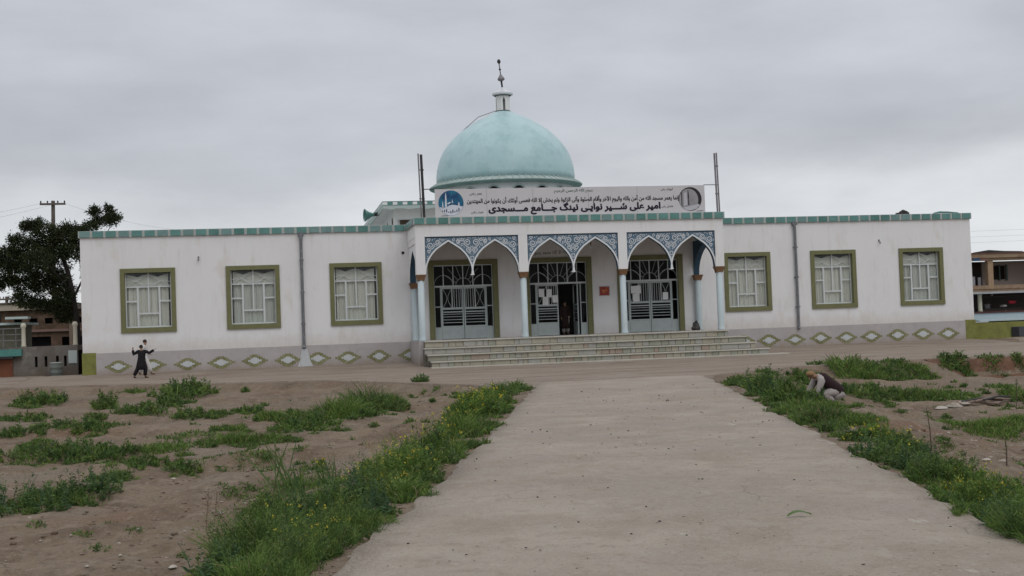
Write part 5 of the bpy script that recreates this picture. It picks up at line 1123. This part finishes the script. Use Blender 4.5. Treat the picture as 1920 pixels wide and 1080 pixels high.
LV = [(7.31,-27.69,0.46,0.37,'g'),(6.54,-29.67,0.44,0.41,'g'),(5.54,-33.18,0.5,0.44,'y'),(5.35,-35.84,0.29,0.31,'g'),(4.72,-36.8,0.43,0.5,'y'),(4.31,-40.81,0.27,0.33,'g'),(3.73,-41.81,0.35,0.39,'g'),(3.53,-44.11,0.22,0.22,'g'),(2.86,-45.17,0.34,0.41,'y'),(2.93,-46.15,0.22,0.22,'f'),(2.47,-46.63,0.26,0.4,'h'),(2.12,-47.67,0.35,0.39,'y'),(2.37,-48.13,0.2,0.22,'y'),(1.74,-48.86,0.32,0.38,'y'),(2.04,-49.5,0.22,0.27,'g'),(1.39,-49.52,0.3,0.43,'h'),(1.71,-50.75,0.25,0.32,'h'),(1.09,-49.87,0.32,0.44,'f'),(1.43,-51.68,0.27,0.35,'f'),(0.86,-50.2,0.36,0.53,'h'),(1.2,-52.5,0.28,0.39,'y'),(0.6,-51.57,0.33,0.49,'f'),(0.95,-53.18,0.31,0.39,'f'),(0.4,-52.88,0.26,0.33,'h'),(0.7,-53.81,0.24,0.28,'g'),(0.93,-54.04,0.2,0.24,'f'),(0.14,-52.86,0.17,0.13,'y'),(-0.1,-52.53,0.13,0.07,'d'),(0.77,-45.79,0.19,0.34,'b'),(0.93,-47.81,0.14,0.26,'b'),(1.29,-47.63,0.13,0.23,'b'),(0.52,-48.6,0.19,0.22,'f'),(4.93,-32.28,0.24,0.35,'d'),(6.24,-25.15,0.33,0.23,'g')]
RF = [(20.97,-21.28,1.0,0.73,'g'),(21.89,-21.08,0.7,0.46,'g'),(18.71,-22.68,0.44,0.41,'g'),(18.11,-23.15,0.36,0.4,'f'),(19.24,-22.6,0.37,0.26,'g'),(17.34,-31.71,0.67,0.38,'f'),(16.56,-31.39,0.88,0.41,'f'),(18.47,-31.09,0.6,0.36,'g'),(19.11,-31.38,0.68,0.24,'g'),(22.82,-20.91,0.59,0.35,'g'),(23.93,-20.61,0.59,0.39,'g'),(23.83,-21.17,0.27,0.27,'g'),(26.08,-19.51,0.45,0.49,'f'),(25.71,-19.4,0.53,0.29,'f'),(26.49,-19.55,0.29,0.29,'g'),(14.58,-40.44,0.96,0.36,'m'),(15.37,-40.13,0.65,0.33,'m'),(14.49,-39.5,0.44,0.18,'m'),(14.4,-41.11,0.52,0.23,'m'),(20.97,-31.15,0.33,0.36,'g'),(19.51,-34.01,0.22,0.36,'g'),(22.4,-28.45,0.42,0.1,'g'),(22.23,-21.04,0.5,0.27,'f'),(16.96,-23.17,0.22,0.22,'g'),(27.6,-19.41,0.41,0.21,'g'),(28.72,-19.42,0.21,0.37,'g'),(10.54,-45.97,0.18,0.06,'g'),(23.36,-20.3,0.4,0.2,'g'),(15.69,-34.01,0.19,0.11,'g')]
RV = [(13.72,-29.09,0.46,0.34,'g'),(13.23,-31.85,0.37,0.4,'g'),(12.31,-34.67,0.47,0.49,'h'),(11.37,-38.05,0.41,0.46,'f'),(13.62,-31.97,0.37,0.31,'f'),(10.94,-39.71,0.32,0.28,'g'),(10.33,-40.75,0.37,0.27,'g'),(9.79,-43.06,0.35,0.28,'g'),(10.1,-43.24,0.42,0.22,'g'),(10.48,-43.57,0.33,0.14,'g'),(10.16,-43.73,0.27,0.22,'g'),(9.47,-43.21,0.15,0.15,'f'),(9.63,-44.04,0.21,0.21,'g'),(9.16,-46.0,0.27,0.21,'y'),(9.56,-45.94,0.32,0.29,'y'),(9.05,-47.48,0.23,0.26,'y'),(8.23,-48.34,0.26,0.25,'h'),(8.22,-48.91,0.27,0.24,'f'),(8.11,-49.65,0.27,0.3,'h'),(7.75,-50.62,0.27,0.24,'f'),(7.94,-50.67,0.27,0.26,'f'),(7.32,-52.06,0.27,0.23,'y'),(7.37,-52.36,0.29,0.33,'y'),(7.43,-52.66,0.23,0.34,'y'),(6.78,-53.24,0.22,0.23,'f'),(6.61,-53.93,0.19,0.34,'h'),(6.47,-54.41,0.17,0.38,'f'),(7.72,-49.51,0.1,0.06,'g'),(9.1,-45.29,0.08,0.07,'g'),(11.63,-37.84,0.12,0.14,'g'),(11.98,-38.29,0.39,0.23,'f'),(11.61,-39.75,0.32,0.19,'g'),(11.73,-38.31,0.27,0.2,'f')]
SINGLE = {  # clumps that stand apart on bare soil: things of their own (index in the list, label)
    ('LF', 1): 'round dark green bush alone on the bare bank, left of the larger spreading bush', ('LF', 2): 'low green tuft on the forecourt edge below the striding boy', ('LF', 3): 'large spreading dark bush at the forecourt edge right of the walking pair',
    ('LF', 23): 'tiny green sprig alone on bare soil between two weed bands', ('LF', 13): 'bright rounded weed bush at the far left picture edge above the long weed band', ('LF', 54): 'tiny upright sprig on the bare bank just below the plinth diamonds', ('LF', 22): 'dark bush at the right tip of the long weed band',
    ('RF', 12): 'leaning dark bush on the edge of the red earth bank', ('RF', 19): 'leafy green plant beside the stick sapling at the right picture edge', ('RF', 11): 'small yellow-green plant standing alone on the forecourt edge by the earth bank', ('RF', 25): 'lone small sprig on top of the red earth bank'}
tot = 0
for key, lst, nm in (('LF', LF, 'field_weeds'), ('LV', LV, 'verge_weeds'), ('RF', RF, 'field_weeds'), ('RV', RV, 'verge_weeds')):
    vg = Veg()
    for i, (x, y, rx_, h, k) in enumerate(lst):
        if key == 'LV' and y < -50.5: x -= min(.24, .10*(-50.5-y)+.04)
        if (key, i) in SINGLE:
            v1 = Veg(); clump(v1, x, y, rx_, h, k); o = v1.build('weed_bush', MT['weed'], (x, y, float(height(x, y)))); tag(o, SINGLE[key, i], 'bush', 'bushes standing apart in the soil'); tot += sum(len(q) for q in v1.q)
        else:
            if key[1] == 'V' and k != 'd': h *= RG.uniform(.9, 1.5)
            if k == 'b': h *= 1.5
            clump(vg, x, y, rx_, h, k)
            if k in 'fgy' and rx_ > .15:
                for _ in range(5 if key == 'LF' else 3):
                    a = RG.uniform(0, 6.28); r2 = rx_*RG.uniform(.3, .6); q_ = RG.uniform(.8, 1.5); xx, yy_ = x+rx_*q_*math.cos(a), y+rx_*1.4*q_*math.sin(a)
                    if key[1] == 'V' and .26*yy_+15.3 < xx < .26*yy_+20.45: continue
                    clump(vg, xx, yy_, r2, h*RG.uniform(.2, .65), 'f' if RG.random() < .5 else 'g', .8)
    if key == 'LV':                                          # fine growth that ties the clumps together
        for _ in range(30):
            y = RG.uniform(-54.5, -28); x = .26*y+15.2-abs(RG.normal(0, .35))-.18; clump(vg, x, y, RG.uniform(.10, .22), RG.uniform(.06, .20), RG.choice(list('gfg')), .8)
    elif key == 'RV':
        for _ in range(40):
            y = RG.uniform(-55, -30); x = .26*y+20.54+abs(RG.normal(0, .5))+.12; clump(vg, x, y, RG.uniform(.10, .24), RG.uniform(.06, .18), RG.choice(list('gfg')), .8)
    else:
        for _ in range(170):
            s_ = -1 if key == 'LF' else 1; y = RG.uniform(-50, -20); e = (.26*y+15.2) if s_ < 0 else (.26*y+20.54); x = e+s_*RG.uniform(.6, 9)
            if apron_edge(x)-y < .5: continue
            clump(vg, x, y, RG.uniform(.05, .16), RG.uniform(.03, .10), RG.choice(list('ggfd')), .5)
    o = vg.build(nm, MT['weed']); tag(o, {'LF': 'patchy green weeds on the bare soil left of the path', 'LV': 'thick weeds with yellow flowers along the left path edge', 'RF': 'green weeds and grass in the sunken ground right of the path', 'RV': 'weeds with yellow flowers along the right path edge'}[key], kind='stuff')
    tot += sum(len(q) for q in vg.q)
print('VEG quads', tot)
# a plant that stands by itself on the forecourt edge
vg = Veg(); clump(vg, 5.52, -19.75, .27, .30, 'f', 1.5); tag(vg.build('weed_bush', MT['weed'], (5.52, -19.75, -.26)), 'small round bush alone on the forecourt edge left of the path mouth', 'bush', 'bushes standing apart in the soil')
# saplings: bare sticks with a few leaves
def sapling(x, y, h, lab, leafy, lean=(.02, 0)):
    z = float(height(x, y)); p = empty('sapling', (x, y, z), lab, 'sapling', 'stick saplings right of the path')
    top = (x+lean[0], y+lean[1], z+h); MB().tube([(x, y, z-.03), (x+lean[0]*.4+.008, y, z+h*.5), top], [.011, .009, .004], 6).build('trunk', mat('sapling_bark', (.085,.06,.048), .9), p)
    vg = Veg(); n = leafy; t = RG.uniform(.3, 1, n); P0 = np.array([x, y, z])+np.outer(t, np.array(top)-np.array([x, y, z])); d = RG.normal(0, .6, (n, 3)); d[:, 2] += .4
    vg.leaves(P0, d, RG.uniform(.03, .07, n), RG.uniform(.012, .022, n), GREENS[RG.integers(0, 5, n)]); vg.build('crown', MT['weed'], wl(p), p)
sapling(10.02, -46.53, .66, 'bare stick sapling planted between the yellow-flowered verge and the grass mound', 14, (-.05, 0)); sapling(9.85, -48.72, .38, 'shorter bare stick sapling nearest the yellow flowers at the right edge', 6, (.0, 0)); sapling(17.65, -36.63, .75, 'leafy stick sapling behind the grass mound at the right edge', 60, (.06, 0))
# dry stalks standing in the left soil
for x, y, h, lab in ((-.16, -48.8, .48, 'tall dry brown stalk standing alone in the bare left soil'), (-.08, -48.6, .36, 'shorter dry stalk beside the tall brown stalk')):
    z = float(height(x, y)); vg = Veg(); n = 22; t = RG.uniform(.25, 1, n); d = RG.normal(0, .5, (n, 3)); d[:, 2] += .6
    vg.leaves(np.array([x, y, z])+np.outer(t, [.05, .0, h]), d, RG.uniform(.02, .07, n), np.full(n, .005), DRY[RG.integers(0, 3, n)]*.6); o = vg.build('dry_stalk', MT['weed'], (x, y, z))
    MB().tube([(x, y, z-.02), (x+.05, y, z+h)], [.005, .002], 5).build('stem', mat('dry_stem', (.16,.10,.065), .9), o); tag(o, lab, 'stalk', 'dry stalks in the left soil')
# green leaf lying on the path
lx, ly = 5.22, -52.9
g = MB(); L_ = .23; pts = []
for k in range(9):
    t = k/8; w = .022*math.sin(math.pi*min(1, t*.95+.04))+.002; bend = .03*math.sin(math.pi*t); pts += [(lx+L_*t-L_/2, ly+w+bend, -.160+.03*math.sin(math.pi*t)), (lx+L_*t-L_/2, ly-w+bend, -.172+.03*math.sin(math.pi*t))]
g.add(pts, [(2*k, 2*k+1, 2*k+3, 2*k+2) for k in range(8)]); tag(g.build('fallen_leaf', mat('fresh_leaf', (.06,.10,.02), .5), None, world=(lx, ly, -.18)), 'long green leaf lying on the concrete path', 'leaf')
# stones, rubble and small grit
sm = [mat('stone_%d' % i, c, .9, [(d, 9, .45, .65, .7)], .4, 30) for i, (c, d) in enumerate([((.34,.30,.25), (.26,.22,.18)), ((.22,.17,.135), (.16,.12,.10)), ((.40,.365,.32), (.29,.255,.21))])]
ST = [(15.11, -36.15, (.22,.14,.09), 1, 'brown flat rock between the crouching person and the pale rubble'), (16.9, -34.6, (.18,.14,.06), 2, 'leftmost pale stone of the rubble behind the grass mound'), (17.35, -34.4, (.20,.16,.11), 0, 'biggest block in the rubble behind the grass mound'), (17.75, -34.2, (.15,.12,.09), 2, 'white stone on the dark sticks in the rubble behind the grass mound'),
      (18.5, -34.1, (.34,.12,.06), 1, 'flat brown slab at the far end of the rubble'), (9.69, -48.52, (.085,.05,.02), 2, 'white flat chip lying between the two bare stick saplings'), (9.45, -48.3, (.06,.05,.02), 1, 'brown chip beside the white one near the bare sticks'), (10.0, -48.4, (.07,.04,.02), 0, 'buff chip under the shorter bare stick'),
      (.2, -44.54, (.075,.05,.03), 2, 'white oval stone in the soil above the dark path-side weeds'), (-1.0, -43.0, (.05,.04,.03), 2, 'small white stone right of the left weed bands'), (.1, -50.6, (.055,.045,.025), 0, 'pale stone beside the big path-side weeds low in the picture'), (-.35, -50.9, (.045,.04,.02), 2, 'small white chip in the bare soil by the dry stalks'), (18.6, -25.4, (.25,.2,.12), 2, 'pale stone half hidden between the two weed patches by the forecourt'), (20.2, -24.8, (.3,.2,.12), 1, 'reddish lump between the weed patches by the forecourt'), (26.6, -19.3, (.09,.08,.07), 1, 'dark stone on the forecourt edge above the earth bank')]
for k, (x, y, s_, mi, lab) in enumerate(ST): tag(rock('stone', (x, y, max(float(height(x, y)), -9)+s_[2]*.35), s_, sm[mi], 40+k), lab, 'stone', 'loose stones on the soil')
for k in range(4):
    x, y = 17.9+.25*k, -34.25+.1*(k % 2); z = float(height(x, y))+.06+.04*k
    tag(MB().tube([(x-.5, y-.1*k, z), (x+.1, y, z+.05), (x+.7, y+.15*(k-1), z-.02)], [.03, .035, .02], 6).build('stick', MT['steel_dark'] if k % 2 else sm[1], None, world=(x, y, z)), ['lowest dark stick', 'black stick second from the bottom', 'brown stick third from the bottom', 'topmost black stick'][k]+' in the rubble pile', 'stick', 'sticks in the rubble')
ico = bmesh.new(); bmesh.ops.create_icosphere(ico, subdivisions=1, radius=1); iv = np.array([v.co[:] for v in ico.verts]); it = np.array([[v.index for v in f.verts] for f in ico.faces]); ico.free()
def grit(name, lab, n, fn, smin, smax, M, seed):
    r = np.random.default_rng(seed); V_, T_ = [], []; k = 0
    while k < n:
        p = fn(r)
        if p is None: continue
        d = math.hypot(p[0]-CAM.x, p[1]-CAM.y); s = r.uniform(smin, smax)*r.uniform(.5, 1)*(1+d/60)
        v = iv*np.array([s*r.uniform(.7, 1.6), s*r.uniform(.7, 1.4), s*r.uniform(.35, .8)])*(1+r.uniform(-.2, .2, (len(iv), 1))); a = r.uniform(0, 6.28); ca, sa = math.cos(a), math.sin(a)
        v = np.stack([v[:, 0]*ca-v[:, 1]*sa, v[:, 0]*sa+v[:, 1]*ca, v[:, 2]], 1)+np.array(p); V_.append(v); T_.append(it+k*len(iv)); k += 1
    o = link(bpy.data.objects.new(name, big_mesh(name, np.concatenate(V_), [], np.concatenate(T_), M)), None, (0, 0, 0)); tag(o, lab, kind='stuff')
def soil_pt(r, side):
    y = r.uniform(-56, -20) if r.random() < .4 else r.uniform(-56, -42); e = (.26*y+15.2) if side < 0 else (.26*y+20.54); x = e+side*(.15+abs(r.normal(0, 2.6)))
    if apron_edge(x)-y < .3: return None
    return (x, y, float(height(x, y))+.004)
grit('gravel', 'small stones and clods scattered over the bare soil', 1500, lambda r: soil_pt(r, -1), .008, .028, sm[1], 1); grit('gravel', 'dark clods of earth lying on the bare soil', 700, lambda r: soil_pt(r, -1 if r.random() < .6 else 1), .018, .05, MT['soil'], 9); grit('gravel', 'pale pebbles scattered over the bare soil', 420, lambda r: soil_pt(r, -1 if r.random() < .6 else 1), .008, .024, sm[2], 2); grit('gravel', 'buff grit on the soil along the path', 700, lambda r: soil_pt(r, 1), .008, .028, sm[0], 3)
def path_pt(r):
    y = r.uniform(-56, -30); a = r.uniform(.02, .98); return (.26*y+15.2+5.34*a, y, -.187)
grit('litter', 'dark crumbs of soil and dry bits lying on the path', 170, path_pt, .005, .016, MT['steel_dark'], 4); grit('litter', 'pale grit lying on the path', 260, path_pt, .005, .013, sm[0], 6)
# red earth bank in the sunken ground on the far right
xs_ = np.linspace(24.9, 34, 120); P = []; 
for x in xs_:
    t = min(1, (x-25.2)/1.6); e = float(apron_edge(x))
    for k in range(10):
        u = k/9; yb = e+.06-1.75*u*(.35+.65*t)+.25*u*float(vn(x*1.3, u*3, 31)); P.append((x, yb, float(height(x, yb))+.03-.05*(k in (0, 9))))
qd = [(i*10+k, i*10+k+1, (i+1)*10+k+1, (i+1)*10+k) for i in range(119) for k in range(9)]
o = link(bpy.data.objects.new('earth_bank', big_mesh('earth_bank', P, qd, [], mat('red_earth', (.125,.066,.042), .95, [((.085,.044,.028), 1.5, .45, .65, .8), ((.18,.105,.07), 4, .5, .7, .6)], .8, 15), smooth=True)), None, (0, 0, 0)); tag(o, 'cut bank of red-brown earth below the forecourt', kind='structure')
# ------------------------------------------------------------------ the dark tree beside the left corner
bark = mat('dark_bark', (.022,.018,.017), .95, [((.035,.028,.025), 5, .45, .65, .7)], .6, 25)
tree = empty('juniper_tree', (-9.72, 5.2, -.2), 'dark leaning evergreen tree beside the left corner of the mosque', 'tree')
g = MB(); g.tube([(-9.70, 5.2, -.3), (-9.72, 5.2, 1.2), (-9.78, 5.22, 2.8), (-9.95, 5.3, 4.2), (-10.2, 5.5, 5.4), (-10.6, 5.7, 6.5), (-11.0, 5.8, 7.6)], [.21, .175, .16, .145, .12, .09, .04], 10)
LIMB = [((-9.80, 5.2, 3.2), (-10.6, 5.3, 3.6), (-12.4, 5.6, 4.1), .06), ((-9.95, 5.3, 4.1), (-11.2, 5.6, 4.6), (-13.3, 6.0, 5.2), .07), ((-10.1, 5.4, 4.9), (-11.6, 5.3, 5.6), (-13.6, 5.6, 6.2), .07), ((-9.9, 5.3, 3.9), (-9.3, 6.0, 5.4), (-8.9, 6.9, 7.6), .07), ((-9.2, 6.2, 5.8), (-8.5, 7.0, 7.2), (-8.0, 7.4, 8.2), .045), ((-10.4, 5.6, 5.9), (-9.9, 6.0, 6.9), (-9.6, 6.3, 7.6), .05), ((-10.7, 5.7, 6.6), (-11.6, 5.9, 7.5), (-12.4, 6.0, 8.0), .045), ((-10.0, 5.3, 4.4), (-10.6, 6.6, 5.4), (-11.2, 7.6, 6.3), .06), ((-10.0, 5.2, 4.3), (-10.6, 4.4, 5.2), (-11.3, 3.9, 5.9), .05)]
for a, b, c, r in LIMB: g.tube([a, b, c], [r, r*.7, r*.25], 6)
g.build('trunk', bark, tree)
vg = Veg()
# foliage pads: (x, y, z, rx, ry, rz, share)
PADS = [(-10.15,5.05,6.35,.45,.4,.3,.35), (-10.4,5.0,3.9,.5,.5,.4,.5), (-9.45,5.9,7.35,.35,.5,.25,.4), (-12.9,5.6,6.45,.6,.6,.25,.6), (-11.2,5.6,7.35,.95,.9,.42,1), (-10.4,5.7,7.1,.75,.8,.55,1), (-10.9,5.6,6.7,1.0,1.0,.45,1), (-12.0,5.7,6.75,.45,.5,.28,.5), (-12.75,5.8,7.0,.42,.45,.30,.5), (-12.2,5.9,7.75,.35,.4,.20,.4), (-11.75,5.9,7.85,.42,.4,.18,.4), (-10.1,6,7.55,.40,.4,.3,.5), (-9.65,5.9,7.0,.42,.6,.6,.6),
        (-11.5,5.4,6.15,1.0,1.0,.42,1), (-12.6,5.5,5.95,.85,.8,.40,1), (-13.7,5.6,5.85,.60,.6,.36,.7), (-13.9,5.7,6.25,.42,.4,.25,.4), (-12.9,5.6,5.55,.9,.8,.33,.8), (-11.6,5.2,5.35,1.05,1.0,.48,1.1), (-13.3,5.9,4.95,.75,.6,.30,.7), (-12.4,5.7,4.75,.8,.8,.33,.8), (-13.9,6,4.65,.35,.4,.18,.3), (-11.4,5.4,4.5,.9,.9,.42,.9), (-10.7,5.6,4.95,.5,.8,.45,.5), (-12.2,5.6,3.75,.75,.7,.26,.7), (-11.4,5.5,3.55,.8,.8,.33,.8), (-12.6,5.6,4.1,.4,.5,.16,.3), (-10.6,5.4,3.45,.6,.7,.40,.7), (-10.3,5.4,2.95,.5,.6,.30,.6), (-10.15,5.5,4.2,.35,.5,.4,.3),
        (-9.6,6.2,6.2,.35,.6,.45,.35), (-9.35,6.4,5.4,.25,.4,.45,.25), (-8.6,7.2,8.1,.48,.5,.22,.5), (-8.05,7.4,8.25,.36,.4,.36,.5), (-8.9,7,8.55,.26,.3,.20,.3), (-8.25,7.3,8.75,.14,.2,.14,.15), (-9.2,6.8,7.75,.4,.4,.22,.4), (-10.9,7.3,6.0,1.0,.8,.7,.7), (-11.3,3.9,5.8,.8,.6,.5,.6), (-11.2,7.5,4.9,.9,.7,.5,.5)]
for (x, y, z, a, b, c, sh_) in PADS:
    nt_c = int(104*sh_+9)
    for _ in range(nt_c):                                    # twigs with short scale leaves
        d = RG.normal(size=3); d /= np.linalg.norm(d); rr = RG.uniform(.35, 1.08)
        p = np.array([x+a*rr*d[0], y+b*rr*d[1], z+c*rr*d[2]+.05]); n = 18
        out_ = np.array([d[0], d[1], d[2]*.5+.35]); q = p+RG.normal(0, .10, (n, 3)); dd = out_+RG.normal(0, .65, (n, 3))
        base_c = np.array([(.026,.036,.016), (.036,.047,.020), (.024,.033,.016), (.050,.058,.024)])[RG.integers(0, 4)]
        vg.leaves(q, dd, RG.uniform(.10, .21, n), RG.uniform(.035, .065, n), np.tile(base_c, (n, 1))*(1+RG.uniform(-.3, .3, (n, 1))))
cr_ = vg.build('crown', MT['needle'], wl(tree), tree)
# distant scrub line so that the ground does not end in a bare edge
vg = Veg()
for k in range(60):
    x, y = (RG.uniform(-75, -26), RG.uniform(24, 60)) if k % 2 else (RG.uniform(66, 120), RG.uniform(16, 60)); n = 90; d = RG.normal(size=(n, 3)); d[:, 2] = np.abs(d[:, 2]); s_ = RG.uniform(.6, 1.6)
    vg.leaves(np.array([x, y, -.2])+d*np.array([s_, s_, s_*.6]), d+np.array([0, 0, .4]), RG.uniform(.3, .6, n), RG.uniform(.1, .2, n), GREENS[RG.integers(0, 5, n)])
tag(vg.build('far_scrub', MT['weed']), 'low scrub far beyond the buildings on both sides', kind='stuff')
